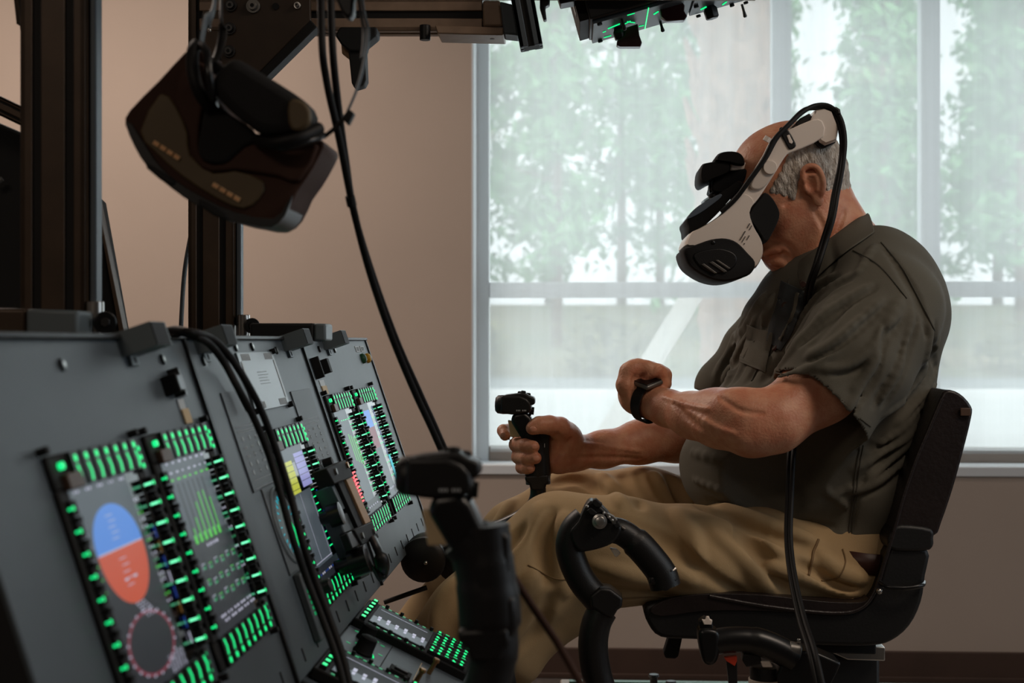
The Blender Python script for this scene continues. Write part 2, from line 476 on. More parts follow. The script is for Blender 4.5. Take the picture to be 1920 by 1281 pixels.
def folds(bvh, lines, k=.012):
    """ridges (positive radius) and creases (negative) laid along drawn lines on a surface"""
    pr = []
    for pts, r in lines:
        q = draw_on(bvh, pts, lift=-abs(r)*.35 if r > 0 else abs(r)*.5, n=6)
        m = len(q)
        for i in range(m-1):
            if (q[i]-q[i+1]).length > .12: continue
            w0 = abs(r)*(.35+.65*math.sin(PI*(i+.3)/(m-.4))); w1 = abs(r)*(.35+.65*math.sin(PI*min(1, (i+1.3)/(m-.4))))
            pr.append(rcone(q[i], q[i+1], w0, w1, k, r < 0))
    return pr
# ================================================================ the room
def wall_box(mb, a0, a1, z0, z1, mt, y0=0.0, y1=.22):
    mb.box((a0, y0, z0), (a1, y1, z1), mt)
def struct(mb, name, wm=WALL_M, bevel=0):
    o = mb.build(name, bevel=bevel); o.matrix_world = wm
    l, r, s_ = wm.decompose(); o.location = l; o.rotation_euler = r.to_euler(); o['kind'] = 'structure'; return o
aL, _ = wal(884, 700); _, zS = wal(884, 878)
aR = 3.1; zT = 2.35; LW, RW = -2.9, 3.9; CE = 2.75
m = MB()
wall_box(m, LW, aL, 0, CE, M['wall']); wall_box(m, aL, aR, 0, zS, M['wall'])
wall_box(m, aL, aR, zT, CE, M['wall']); wall_box(m, aR, RW, 0, CE, M['wall'])
struct(m, 'wall_back')
m = MB(); m.box((LW, -.014, 0), (RW, 0, .098), M['base']); m.box((LW, -.022, 0), (RW, -.014, .018), M['base'])
struct(m, 'baseboard_back', bevel=.003)
FLM = frame_matrix((0, WD, 0), EW, ES, (0, 0, 1))
m = MB(); m.box((LW-.2, -8.0, -.1), (RW+.2, .22, 0), M['floor']); struct(m, 'floor')
m = MB(); m.box((LW-.2, -8.0, CE), (RW+.2, .22, CE+.1), M['ceil']); struct(m, 'ceiling')
m = MB(); m.box((LW-.2, -8.0, 0), (LW, 0, CE), M['wall_far']); struct(m, 'wall_left')
m = MB(); m.box((RW, -8.0, 0), (RW+.2, 0, CE), M['wall_far']); struct(m, 'wall_right')
m = MB(); m.box((LW, -8.2, 0), (RW, -8.0, CE), M['wall_far']); struct(m, 'wall_front')

# window: reveal, aluminium frame with two mullions and a transom, panes, sill
win = empty('window_1', matrix=WALL_M); win['kind'] = 'structure'
fb = .15                                                    # the frame sits this far back in the wall
def wx(px, py=700, b=fb): return wal(px, py, b)[0]
def wz(py, px=1200, b=fb): return wal(px, py, b)[1]
f0, f1 = wx(889), wx(917)
zb0, zb1 = wz(866), wz(838)
mull = [(wx(1448), wx(1484)), (wx(1727), wx(1763))]
tr0, tr1 = wz(558), wz(529)
m = LMB()
m.box((f0, fb, zb0), (f1, fb+.06, zT), M['frame_white']); m.box((f0, fb, zT-.05), (aR, fb+.06, zT), M['frame_white'])
m.box((aR-.05, fb, zb0), (aR, fb+.06, zT), M['frame_white'])
m.build('window_frame', win, bevel=.003)
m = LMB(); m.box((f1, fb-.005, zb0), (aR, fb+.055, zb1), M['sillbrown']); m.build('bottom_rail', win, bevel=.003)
for a, b in mull+[(wx(2300), wx(2336))]:
    m = LMB(); m.box((a, fb-.002, zb1), (b, fb+.058, zT), M['frame_white']); m.build('mullion', win, bevel=.003)
m = LMB(); m.box((f1, fb, tr0), (aR, fb+.05, tr1), M['frame_white']); m.build('transom', win, bevel=.003)
edges = [f1, mull[0][0], mull[0][1], mull[1][0], mull[1][1], wx(2300), wx(2336), aR-.05]
for i in range(0, 8, 2):
    for z0, z1 in ((zb1, tr0), (tr1, zT-.05)):
        m = LMB(); m.box((edges[i], fb+.03, z0), (edges[i+1], fb+.034, z1), M['glass']); m.build('pane', win)
m = LMB(); m.box((aL-.005, -.01, zS-.02), (aR+.005, fb+.06, zS+.012), M['sill'])
m.box((aL-.004, 0.0, zS), (aL+.006, fb+.06, zT), M['sill']); m.build('sill_and_reveal', win, bevel=.003)

# roller shade
sh = empty('roller_shade', matrix=WALL_M, label='pale see-through roller shade hanging in front of the tall window', cat='window shade')
z_h = wz(846, b=.075)
m = LMB(); m.v = [(wx(919, b=.075), .075, z_h), (aR-.02, .075, z_h), (aR-.02, .075, zT-.02), (wx(919, b=.075), .075, zT-.02)]
m.f = [(0, 1, 2, 3)]; m.mi = [m.m(M['shade'])]; m.build('shade_fabric', sh)
m = LMB(); m.tube([(f0+.02, .075, zT-.045), (aR-.02, .075, zT-.045)], .028, M['frame_white'], 14); m.build('roller_tube', sh)
m = LMB(); m.box((wx(919, b=.075), .071, z_h-.004), (aR-.02, .079, z_h+.006), M['white']); m.build('hem_bar', sh)

# ================================================================ outdoors
m = MB(); m.box((-60, 4.95, -.3), (80, 14.8, -.02), M['concrete']); m.box((-60, 14.8, -.3), (80, 27.5, -.03), M['concrete'])
tag(m.build('pavement'), kind='structure')
m = MB(); m.box((-60, 27.5, -.3), (80, 30.0, .10), M['kerb']); tag(m.build('kerb'), kind='structure')
m = MB(); m.box((-60, 30.0, -.3), (80, 44, .0), M['asphalt']); tag(m.build('road'), kind='structure')
m = MB(); m.add([(-60, 44, 0), (80, 44, 0), (80, 58, 2.6), (-60, 58, 2.6)], [(0, 1, 2, 3)], M['grass'])
m.add([(-60, 58, 2.6), (80, 58, 2.6), (80, 120, 3), (-60, 120, 3)], [(0, 1, 2, 3)], M['grass']); tag(m.build('lawn'), kind='structure')

def foliage_mesh(name, n_clump, per, hgt, base, spread, leaf, mt):
    m = MB(); r = np.random.default_rng(n_clump)
    for _ in range(n_clump):
        h = base+(hgt-base)*r.random()**.9
        w = spread*(1-.65*(h-base)/(hgt-base)); a = r.random()*2*PI; q = w*math.sqrt(r.random())
        c = np.array([math.cos(a)*q, math.sin(a)*q, h]); cr = .45+.7*r.random()
        for _ in range(per):
            p = c+r.normal(size=3)*cr*np.array([.5, .5, .32]); u = r.normal(size=3); u /= np.linalg.norm(u); v = np.cross(u, r.normal(size=3)); v /= np.linalg.norm(v)
            L = leaf*(.6+.8*r.random()); W = L*.45
            m.add([p-u*L, p+v*W, p+u*L, p-v*W], [(0, 1, 2, 3)], mt)
    return m.mesh(name)
fm = [foliage_mesh('foliage', 80+8*i, 40, 15+i, 1.0+.8*i, 2.1, .24, M['leaf']) for i in range(3)]
tm = []
for i in range(3):
    m = MB(); m.tube([(0, 0, 0), (.15, .1, 5), (-.1, 0, 10), (.05, 0, 14.5+i)], [.22, .18, .12, .04], M['bark'], 10)
    for k in range(9):
        a = k*2.4; z = 4.5+k*1.05; L = 2.2-.15*k
        m.tube([(0, 0, z), (math.cos(a)*L*.6, math.sin(a)*L*.6, z+.35), (math.cos(a)*L, math.sin(a)*L, z+.8)], [.06, .04, .015], M['bark'], 6)
    tm.append(m.mesh('trunk'))
k = 0
for row, (yy, n) in enumerate(((50, 8), (59, 8), (69, 9))):
    for i in range(n):
        x = -9+2.4*(row % 2)+i*5.4+random.uniform(-.3, .3)
        t = empty('pine_tree', (x, yy+random.uniform(-1, 1), (.9, 2.55, 2.7)[row]), 'tall thin pine tree in the belt of pines beyond the road', 'tree', 'pine trees beyond the road')
        s_ = random.uniform(.9, 1.08); t.scale = (s_, s_, s_*random.uniform(.85, 1.1)); t.rotation_euler = (0, 0, random.uniform(0, 6))
        linkcopy(fm[k % 3], 'foliage', t); linkcopy(tm[k % 3], 'trunk', t); k += 1
sm = foliage_mesh('foliage', 20, 40, 2.2, .3, 1.6, .16, M['leaf2'])
for i in range(12):
    x = -10+i*4.4+random.uniform(-.3, .3)
    t = empty('shrub', (x, 44.3+random.uniform(-.3, .3), .0), 'low yellowish shrub at the foot of the pines beyond the road', 'shrub', 'shrubs below the pines')
    t.rotation_euler = (0, 0, i); t.scale = (1.1, 1.1, .8); linkcopy(sm, 'foliage', t)
    mm = MB(); mm.tube([(0, 0, 0), (.05, 0, .8)], [.05, .02], M['bark'], 6); linkcopy(mm.mesh('stem'), 'stem', t)
# palm with its wooden brace
pt = empty('palm_tree', P(1378, 1000, 9.0), 'brownish palm trunk standing outside behind the window shade', 'tree'); pt.location.z = 0
m = MB(); r_ = random.Random(3); tr = []
for i in range(40):
    z = -.02+i*.115; tr.append(((pt.location.x+.02*math.sin(i*.3), 9.0, z), .20+.022*(i % 2)+.0012*i))
m.tube([a for a, _ in tr], [b for _, b in tr], M['palm'], 18); m.build('trunk', pt)
m = MB()
for i in range(90):
    z = 1.9+.03*i; a = i*2.4; rr = .22; c = Vector((pt.location.x+math.cos(a)*rr, 9+math.sin(a)*rr, z)); o_ = Vector((math.cos(a), math.sin(a), 0))
    m.tube([c, c+o_*.05+Vector((0, 0, .09)), c+o_*.10+Vector((0, 0, .24))], [.045, .035, .012], M['palm'], 6, flat=.5)
m.build('leaf_base', pt)['kind'] = 'stuff'
for i in range(16):
    a = i*2.4; L = 2.0+.3*(i % 3); top = Vector((pt.location.x, 9, 4.5)); o_ = Vector((math.cos(a), math.sin(a), 0)); up = .9 if i % 2 else .3
    sp = spline([top, top+o_*L*.5+Vector((0, 0, up)), top+o_*L+Vector((0, 0, up-.9))], 8); m = MB(); m.tube(sp, .012, M['leaf'], 5)
    sd = o_.cross(Vector((0, 0, 1)))
    for q in sp[3:]:
        for s_ in (-1, 1):
            e = q+sd*s_*.35+o_*.15-Vector((0, 0, .12)); m.add([q, q+o_*.04, e], [(0, 1, 2)], M['leaf'])
    m.build('frond', pt)
for a, b in (((1372, 430, 8.75), (1085, 905, 8.3)),):
    m = MB(); A = P(*a); B = P(*b); d = (B-A).normalized(); B = A+d*((A.z+.02)/-d.z)
    m.tube([A, B], .072, M['timber'], 4); o = m.build('palm_brace')
    tag(o, 'pale diagonal timber brace propping the palm outside the window', 'timber')

# ================================================================ simulator frame
AX, AY = EW, ES
fr_o = np.array([-.60, 0, H])
def FR(a, s, z):   # a: across from the post line, s: along the rig, z: above eye height
    return Vector(fr_o+EW*a+ES*s+np.array([0, 0, z]))
FM = frame_matrix(fr_o, EW, ES, (0, 0, 1))
FRAME = empty('simulator_frame', FR(0, 2.0, -H), 'dark slotted metal frame with two posts, gusset plate and overhead beam behind the instrument panels', 'frame')
def profile(mb, p0, p1, u, v, w, h, nslot_u, nslot_v, mt, slot=.010):
    """slotted aluminium profile from p0 to p1: w wide along u, h deep along v"""
    ax = (Vector(p1)-Vector(p0)); L = ax.length; ax.normalize(); u = Vector(u); v = Vector(v)
    mx = frame_matrix(p0, u, v, ax)
    mb.box((-w/2+.004, -h/2+.004, 0), (w/2-.004, h/2-.004, L), M['anodslot'], mx)
    def strips(n, tot):
        edges = [-tot/2]
        for i in range(n):
            c = -tot/2+tot*(i+.5)/n; edges += [c-slot/2, c+slot/2]
        return edges+[tot/2]
    e = strips(nslot_u, w)
    for i in range(0, len(e), 2):
        for s_ in (-1, 1): mb.box((e[i], min(s_*h/2, s_*(h/2-.007)), 0), (e[i+1], max(s_*h/2, s_*(h/2-.007)), L), mt, mx)
    e = strips(nslot_v, h)
    for i in range(0, len(e), 2):
        for s_ in (-1, 1): mb.box((min(s_*w/2, s_*(w/2-.007)), e[i], 0), (max(s_*w/2, s_*(w/2-.007)), e[i+1], L), mt, mx)
ewv, esv = Vector(EW), Vector(ES)
for name, s0 in (('post', 1.63), ('post', 2.33)):
    m = MB(); cx = (112-960)/FPX*s0 if s0 < 2 else (402-960)/FPX*s0
    base = Vector((cx, s0, 0)); m_top = 1.55
    profile(m, base+Vector((0, 0, .0)), base+Vector((0, 0, H+m_top)), ewv, esv, .075, .045, 2, 1, M['anod'])
    m.build('post', FRAME, bevel=.0012, seg=1)
    # white-silver trim strip on the window side of the post
    m = MB(); c = base+ewv*.042+Vector((0, 0, 0)); z0 = H+(640-610)/FPX*s0
    m.box((-.004, -.012, z0), (.004, .012, H+m_top), M['greyalu'], Matrix.Translation(c)); m.build('side_strip', FRAME, bevel=.002)
    # bright spacer on the foot block, block of grey and brown
    q0 = P(178, 625, s0-.02) if s0 < 2 else P(457, 625, s0-.02)
    m = MB(); m.tube([q0-Vector((0, 0, .06)), q0+Vector((0, 0, .036 if s0 < 2 else .030))], .0100, M['steel'], 20); m.build('spacer_pin', FRAME, bevel=.001)
    m = MB(); q = q0+Vector((.014, -.012, .012)); m.tube([q, q+Vector((.004, -.010, 0))], [.0125, .0125], M['blackgloss'], 20); m.tube([q+Vector((.004, -.010, 0)), q+Vector((.0042, -.013, 0))], [.006, .006], M['black'], 6); m.build('thumb_screw', FRAME, bevel=.001)
# foot blocks on the panel ledge
slab([(48, 579), (146, 582), (146, 640), (48, 640)], 1.55, .05, M['clampgrey'], 'foot_block', FRAME)
slab([(-90, 576), (48, 579), (48, 640), (-90, 640)], 1.552, .06, M['anod'], 'foot_block', FRAME)
slab([(468, 606), (588, 606), (588, 640), (468, 640)], 2.2, .06, M['blackmatte'], 'foot_block', FRAME)
slab([(588, 606), (611, 607), (611, 640), (588, 640)], 2.2, .06, M['clampgrey'], 'foot_block', FRAME)
# top beam across
bz = (640.5-33)/FPX*2.33
m = MB(); b0 = P(380, 33, 2.33); b1 = P(906, 33, 2.30)
profile(m, b0, b1, Vector((0, 0, 1)), esv, .052, .045, 1, 1, M['beamtan'], slot=.012); m.build('overhead_beam', FRAME, bevel=.0012, seg=1)
m = MB(); profile(m, P(380, -34, 2.33), P(1420, -34, 2.28), Vector((0, 0, 1)), esv, .05, .045, 1, 1, M['beamtan'], slot=.012); m.build('overhead_beam', FRAME, bevel=.0012, seg=1)
slab([(905, 0), (938, 0), (944, 50), (905, 50)], 2.275, .05, M['beamtan'], 'beam_end_cap', FRAME)
slab([(815, 47), (944, 51), (944, 66), (820, 63)], 2.25, .07, M['beamtan'], 'bracket_plate', FRAME, bevel=.002)
for px, r_, h_ in ((797, .0088, .020), (836, .0065, .004), (880, .0065, .004), (923, .004, .010)):
    m = MB(); c = P(px, 52 if px == 797 else 62, 2.28); m.tube([c+Vector((0, 0, .004)), c-Vector((0, 0, h_))], r_, M['black'], 14); m.build('bolt', FRAME, bevel=.0008)
m = MB(); profile(m, P(60, -190, 1.62), P(800, -190, 1.60), Vector((0, 0, 1)), esv, .05, .045, 1, 1, M['beamtan'], slot=.012); m.build('overhead_beam', FRAME, bevel=.0012, seg=1)
# gusset plate with its diagonal edge, bolts and hole
slab([(414, -120), (580, -120), (582, 37), (484, 136), (414, 200)], 2.24, .010, M['plate'], 'gusset_plate', FRAME, bevel=.0015)
slab([(581, 36), (594, 50), (497, 146), (480, 140)], 2.243, .035, M['blackmatte'], 'gusset_edge', FRAME, bevel=.002)
for px, py, r_, mt in ((433, 11, .0075, 'black'), (431, 54, .0075, 'black'), (430, 97, .0075, 'black'), (475, 12, .0085, 'grey'), (558, 11, .0042, 'steel')):
    m = MB(); c = P(px, py, 2.24); m.tube([c, c-esv*.004], r_*1.3, M[mt], 20); m.tube([c-esv*.004, c-esv*.009], r_*.8, M['grey' if mt != 'black' else 'blackgloss'], 20)
    m.tube([c-esv*.009, c-esv*.0095], r_*.4, M['blackmatte'], 6); m.build('bolt', FRAME, bevel=.0006)
m = MB(); c = P(517, 12, 2.239); m.tube([c, c-esv*.001], .0055, M['blackmatte'], 16); m.build('bolt_hole', FRAME)
m = MB(); c = P(393, 57, 2.22); m.ball(c, .003, M['steel'], 10, 6); m.build('bolt', FRAME)
# hanging bracket under the beam
slab([(637, 50), (706, 50), (706, 66), (684, 84), (684, 92), (676, 96), (655, 96), (640, 84), (628, 66)], 2.20, .04, M['blackmatte'], 'hanger_bracket', FRAME, bevel=.003)
slab([(638, 66), (656, 82), (656, 112), (651, 108), (641, 100)], 2.22, .012, M['tan'], 'hanger_tab', FRAME, bevel=.001)
slab([(653, 94), (684, 94), (686, 150), (681, 160), (664, 165), (659, 155)], 2.205, .03, M['blackmatte'], 'hanger_arm', FRAME, bevel=.002)
# blue-grey short profile at the end of the beam
slab([(937, 2), (962, 8), (972, 66), (944, 63)], 2.25, .05, M['greyalu'], 'end_profile', FRAME, bevel=.003)
m = MB(); profile(m, P(969, -60, 2.24), P(997, 90, 2.24), Vector((1, 0, .18)).normalized(), esv, .036, .04, 1, 1, M['greyalu'], slot=.009); m.build('end_profile', FRAME, bevel=.001, seg=1)
slab([(1012, -20), (1032, -20), (1030, 8), (1022, 12), (1025, 36), (1019, 37), (1012, 14)], 2.3, .02, M['black'], 'clip', FRAME, bevel=.002)
slab([(1040, -24), (1078, -24), (1078, 2), (1070, 3), (1050, 7)], 2.3, .04, M['black'], 'clip', FRAME, bevel=.002)

# dark monitor housing and raking brace behind the near post
mon = empty('side_monitor', P(60, 640, 2.0), 'black housing with a raked edge behind the left post', 'monitor')
slab([(-260, 120), (0, 232), (60, 258), (178, 375), (226, 640), (226, 800), (-260, 800)], 2.0, .05, M['blackmatte'], 'housing', mon, bevel=.004)
slab([(178, 375), (183, 378), (236, 640), (226, 640)], 1.99, .02, M['anod'], 'edge_trim', mon, bevel=.001)
m = MB(); profile(m, P(-300, 55, 1.9), P(80, 236, 1.9), Vector((.4, 0, -.9)).normalized(), esv, .036, .04, 2, 1, M['anod'], slot=.006); o = m.build('top_rail', mon, bevel=.001, seg=1)
m = MB(); m.tube([P(-10, 345, 1.98), P(4, 335, 1.98)], .004, M['grey'], 10); m.build('handle', mon)
m = MB(); profile(m, P(-10, -480, 1.75), P(49, 50, 1.75), ewv, esv, .012, .03, 1, 1, M['anod'], slot=.003); m.tube([P(-12, -480, 1.74), P(47, 56, 1.74)], .006, M['anodslot'], 8); tag(m.build('raking_strut'), 'short black raking strut at the top left corner beside the near post', 'strut')
# flat strap behind the far post
m = MB(); sp = spline([P(372, 380, 2.42), P(358, 440, 2.42), P(345, 520, 2.42), P(338, 640, 2.42)], 8); m.tube(sp, .0095, M['rubber'], 8, flat=.35); m.build('strap', FRAME, smooth=True)
# ================================================================ instrument panels (local axes: x along the rig, y up the slope, z out of the face)
def rect(mb, x0, x1, y0, y1, z, mt, th=.0006):
    mb.box((min(x0, x1), min(y0, y1), z-th), (max(x0, x1), max(y0, y1), z), mt)
def chev(mb, c, w, h, z, mt, flip=1):
    """slanted arrow-like bar of a key legend"""
    x, y = c; t = w
    up, lo = h*.5, -h*.5; k = .45*w*2.2
    pts = [(x-t/2, y+up), (x+t/2, y+up), (x+t/2+k*flip, y), (x+t/2, y+lo), (x-t/2, y+lo), (x-t/2+k*flip, y)]
    if flip < 0: pts = pts[::-1]
    mb.prism(pts, z-.0008, z, mt)
def key_meshes():
    out = {}
    for nm, s_ in (('top', 1), ('bottom', -1)):
        m = MB(); m.box((-.0085, -.014, 0), (.0085, .014, .0045), M['black'])
        m.tube([(0, s_*.0085, .0045), (0, s_*.0085, .0050)], .0030, M['g_green'], 10)
        chev(m, (-.001, -s_*.0045), .0027, .0150, .0050, M['g_green'], 1)
        out[nm] = m.mesh('key')
    for nm, s_ in (('right', 1), ('left', -1)):
        hh = .0095 if s_ > 0 else .0045
        m = MB(); m.box((-.0060, -.0062, 0), (.0060, .0062, hh), M['blackmatte'])
        m.box((-.0064, -.0010, .0014), (-.0060, .0010, hh-.0002), M['g_greenhot' if s_ > 0 else 'g_green'])
        m.tube([(-.003, 0, hh), (-.003, 0, hh+.0005)], .0019, M['g_green'], 8)
        out[nm] = m.mesh('key')
    return out
KEYS = key_meshes()
spm = MB(); spm.box((-.004, -.0025, 0), (.003, .0018, .0075), M['blackmatte']); SP = spm.mesh('key_divider')
stm = MB(); stm.tube([(0, 0, 0), (0, 0, .009)], .0034, M['blackmatte'], 12); STUD = stm.mesh('corner_stud')

def quadset(parent, items, S, z):
    """flat screen picture: items (kind, u, v, w, h, colour) in 0..1 screen space, v down"""
    x0, x1, y0, y1 = S; m = LMB(); W = x1-x0; Hh = y1-y0
    for k, it in enumerate(items):
        kind, u, v, w, h, c = it; zz = z+.00015+.000012*k
        X = x0+u*W; Y = y1-v*Hh
        if kind in ('r', 'r2'): m.add([(X, Y, zz), (X, Y-h*Hh, zz), (X+w*W, Y-h*Hh, zz), (X+w*W, Y, zz)], [(0, 1, 2, 3)], M[c])
        elif kind == 'top' or kind == 'bot':      # half of a rounded shield
            n = 24; pts = []
            for i in range(n+1):
                a = PI*i/n if kind == 'top' else -PI*i/n
                pts.append((X+w*W*math.cos(a), Y+h*Hh*math.copysign(abs(math.sin(a))**.9, math.sin(a)), zz))
            if kind == 'bot': pts = pts[::-1]
            m.add(pts, [tuple(range(n+1))], M[c])
        elif kind == 'ring':
            n = 40; a0 = []; a1 = []
            for i in range(n):
                a = 2*PI*i/n; ca, sa = math.cos(a), math.sin(a)
                a0.append((X+w*W*ca, Y+h*Hh*sa, zz)); a1.append((X+w*W*.90*ca, Y+h*Hh*.90*sa, zz))
            m.add(a0+a1, [(i, (i+1) % n, n+(i+1) % n, n+i) for i in range(n)], M[c])
    return m.build('screen_picture', parent)
R2 = random.Random(5)
def txt(u, v, n, c, h=.012, w=.022, gap=.03, dirv=0):
    return [('r', u+(0 if dirv else i*gap), v+(i*gap if dirv else 0), w*(.5+.5*R2.random()), h, c) for i in range(n)]
def pfd():
    it = [('r', .0, .0, .80, .30, 'g_grey'), ('r', 0, .30, .82, .7, 'g_dgrey'), ('top', .42, .335, .33, .215, 'g_blue'), ('bot', .42, .335, .33, .265, 'g_orange'), ('r2', .10, .330, .64, .007, 'g_white')]
    it += [('ring', .42, .80, .34, .15, 'g_ring'), ('r2', .30, .745, .24, .12, 'g_dgrey')]
    for i in range(20):
        a = 2*PI*i/20; it.append(('r2', .41+.34*math.cos(a), .795+.15*math.sin(a), .025, .010, 'g_white'))
    for i in range(5): it.append(('r2', .34+.02*(i % 2), .17+.028*i, .10, .004, 'g_white')); it.append(('r2', .34+.02*(i % 2), .38+.032*i, .10, .004, 'g_white'))
    it += [('r2', .33, .475, .05, .012, 'g_white'), ('r2', .46, .475, .05, .012, 'g_white')]
    for i in range(5): it += txt(.05+.16*i, .02, 2, 'g_white', .012, .03, .04)
    for i in range(16): it += txt(.80, .14+.035*i, 2, ['g_white', 'g_greendim', 'g_bar', 'g_white'][i % 4], .009, .03, .05)
    for i in range(10): it += txt(.02, .22+.03*i, 1, ['g_white', 'g_bar'][i % 2], .008, .04, .04)
    for i in range(8): it += [('r2', .95, .30+.08*i, .02, .06, ['g_deep', 'g_brown', 'g_deep', 'g_white'][i % 4])]
    for i in range(6): it += txt(.36+.02*i, .60+.015*i, 3, 'g_white', .008, .03, .05)
    for i in range(8): it += txt(.55, .90+.011*i, 5, 'g_white', .006, .03, .05)
    return it
def eng():
    it = [('r', 0, 0, .86, .46, 'g_grey'), ('r', 0, .46, .9, .54, 'g_dgrey')]
    for i in range(6):
        top = (.40, .33, .25, .20, .20, .25)[i] if i else .38
        it.append(('r2', .16+.10*i, top+.02, .055, .47-top, 'g_bar')); it.append(('r', .16+.10*i, .14, .035, .3, 'g_dgrey'))
    for i in range(7): it += txt(.08+.12*i, .015, 1, 'g_white', .014, .06); it += txt(.08+.12*i, .11, 1, 'g_bar', .012, .07); it += txt(.10+.12*i, .07, 1, 'g_white', .012, .05)
    it += txt(.34, .51, 5, 'g_white', .018, .04, .05)
    for r in range(3):
        for q in range(6):
            u = .12+.13*q; v = .60+.09*r+.01*(q % 2)
            it += [('r2', u, v, .07, .005, 'g_bar' if (q+r) % 2 else 'g_white'), ('r2', u, v, .008, .035, 'g_white'), ('r2', u+.06, v, .008, .035, 'g_greendim'), ('r2', u+.01, v+.02, .045, .012, 'g_greendim')]
    for i in range(5): it += txt(.15+.15*i, .90, 2, 'g_white', .014, .05, .06); it += txt(.2+.15*i, .93, 2, 'g_white', .014, .05, .06)
    for i in range(9): it += txt(.86, .30+.06*i, 2, 'g_white' if i % 2 else 'g_greendim', .012, .03, .05)
    return it
def nav():
    it = [('r', 0, 0, .85, .12, 'g_grey'), ('r', .10, .10, .28, .24, 'g_yellow'), ('r', .5, .06, .34, .26, 'g_lilac'), ('r', 0, .34, .7, .56, 'g_grey'), ('r', 0, .88, .9, .12, 'g_dgrey')]
    for i in range(5): it.append(('r2', .10, .13+.045*i, .28, .004, 'g_dgrey')); it.append(('r2', .5, .09+.045*i, .34, .004, 'g_dgrey'))
    it += [('r2', .30, .35, .006, .50, 'g_white'), ('r2', .66, .40, .006, .47, 'g_white'), ('r2', .0, .855, .7, .005, 'g_white'), ('r2', .88, .38, .03, .45, 'g_deep')]
    for i in range(9): it += txt(.70, .36+.055*i, 1, 'g_green', .009, .12)
    for i in range(7): it += txt(.05+.13*i, .93, 2, 'g_white' if i % 2 else 'g_deep', .014, .04, .06)
    return it
def eng2():
    it = [('r', 0, 0, .62, .88, 'g_grey'), ('r', 0, .88, .9, .12, 'g_dgrey')]
    for i in range(4): it.append(('r2', .36+.10*i, .24+.02*i, .035, .26, 'g_bar'))
    it += txt(.25, .10, 5, 'g_green', .008, .07, .1)
    for i in range(12): it += txt(.62, .16+.06*i, 2, 'g_green', .006, .12, .16)
    for i in range(5): it += txt(.2+.12*i, .93, 1, 'g_white', .015, .05)
    return it
def pfd2():
    it = [('r', 0, 0, .5, 1, 'g_grey'), ('r', .06, .08, .42, .18, 'g_blue'), ('r', .06, .26, .42, .22, 'g_ring'), ('r', .74, .60, .12, .35, 'g_cyan'), ('r', .72, .05, .03, .55, 'g_deep')]
    for i in range(11): it += txt(.50, .10+.07*i, 2, 'g_green' if i % 3 else 'g_white', .006, .09, .13)
    for i in range(4): it += txt(.2+.14*i, .90, 2, 'g_white', .02, .04, .06)
    return it

def display_unit(parent, x0, x1, yt, yb, pic):
    """portrait multifunction display: bezel, keys on four sides, screen. x along rig, y up (negative down)"""
    W = x1-x0; cx = (x0+x1)/2
    u = LMB(); bz = .010
    T = .028; Sd = .021
    for a, b, c, d in ((x0, x1, yt-T, yt), (x0, x1, yb, yb+T), (x0, x0+Sd, yb+T, yt-T), (x1-Sd, x1, yb+T, yt-T)):
        u.box((a, c, 0), (b, d, bz-.005), M['blackmatte'])
    u.box((x0+Sd, yb+T, 0), (x1-Sd, yt-T, .003), M['blackmatte'])
    du = u.build('display_unit', parent, bevel=.0015, seg=1)
    n = 8; kx0, kx1 = x0+.022, x1-.020
    for i in range(n):
        x = kx0+(kx1-kx0)*i/(n-1)
        if i > 0: linkcopy(KEYS['top'], 'key', du, (x, yt-.015, bz-.0055))
        linkcopy(KEYS['bottom'], 'key', du, (x, yb+.015, bz-.0055))
    for i in range(9):
        y = yt-.044-(yt-yb-.086)*i/8.0
        linkcopy(KEYS['left'], 'key', du, (x0+.012, y, bz-.0055)); linkcopy(KEYS['right'], 'key', du, (x1-.012, y, bz-.0055))
        if i < 8:
            y2 = y-(yt-yb-.086)/16
            linkcopy(SP, 'key_divider', du, (x0+.010, y2, bz-.0055)); linkcopy(SP, 'key_divider', du, (x1-.010, y2, bz-.0055))
    for sx in (x0-.002, x1+.002):
        for sy in (yt+.004, yb-.004): linkcopy(STUD, 'corner_stud', du, (sx, sy, 0))
    k = LMB(); k.box((x0+.014, yt-.030, bz-.005), (x0+.045, yt-.017, bz+.001), M['brownlab']); k.build('corner_cap', du, bevel=.001)
    k = LMB(); k.tube([(x0+.018, yt-.010, bz-.008), (x0+.018, yt-.010, bz-.001)], .0030, M['g_green'], 12); k.build('status_lamp', du)
    k = LMB(); k.box((x1-.016, yt-.032, bz-.008), (x1-.008, yt-.006, bz-.001), M['black'])
    for j in range(3): k.tube([(x1-.012, yt-.011-.008*j, bz-.001), (x1-.012, yt-.011-.008*j, bz)], .0022, M['g_green'], 8)
    k.box((x1-.016, yb+.006, bz-.008), (x1-.008, yb+.032, bz-.001), M['black'])
    for j in range(3): k.tube([(x1-.012, yb+.011+.008*j, bz-.001), (x1-.012, yb+.011+.008*j, bz)], .0016, M['g_greendim'], 8)
    k.build('rocker', du)
    S = (x0+Sd, x1-Sd, yb+T, yt-T)
    s_ = LMB(); s_.box((S[0], S[2], .003), (S[1], S[3], .0042), M['screen']); s_.build('screen', du)
    quadset(du, pic, S, .0044)
    return du

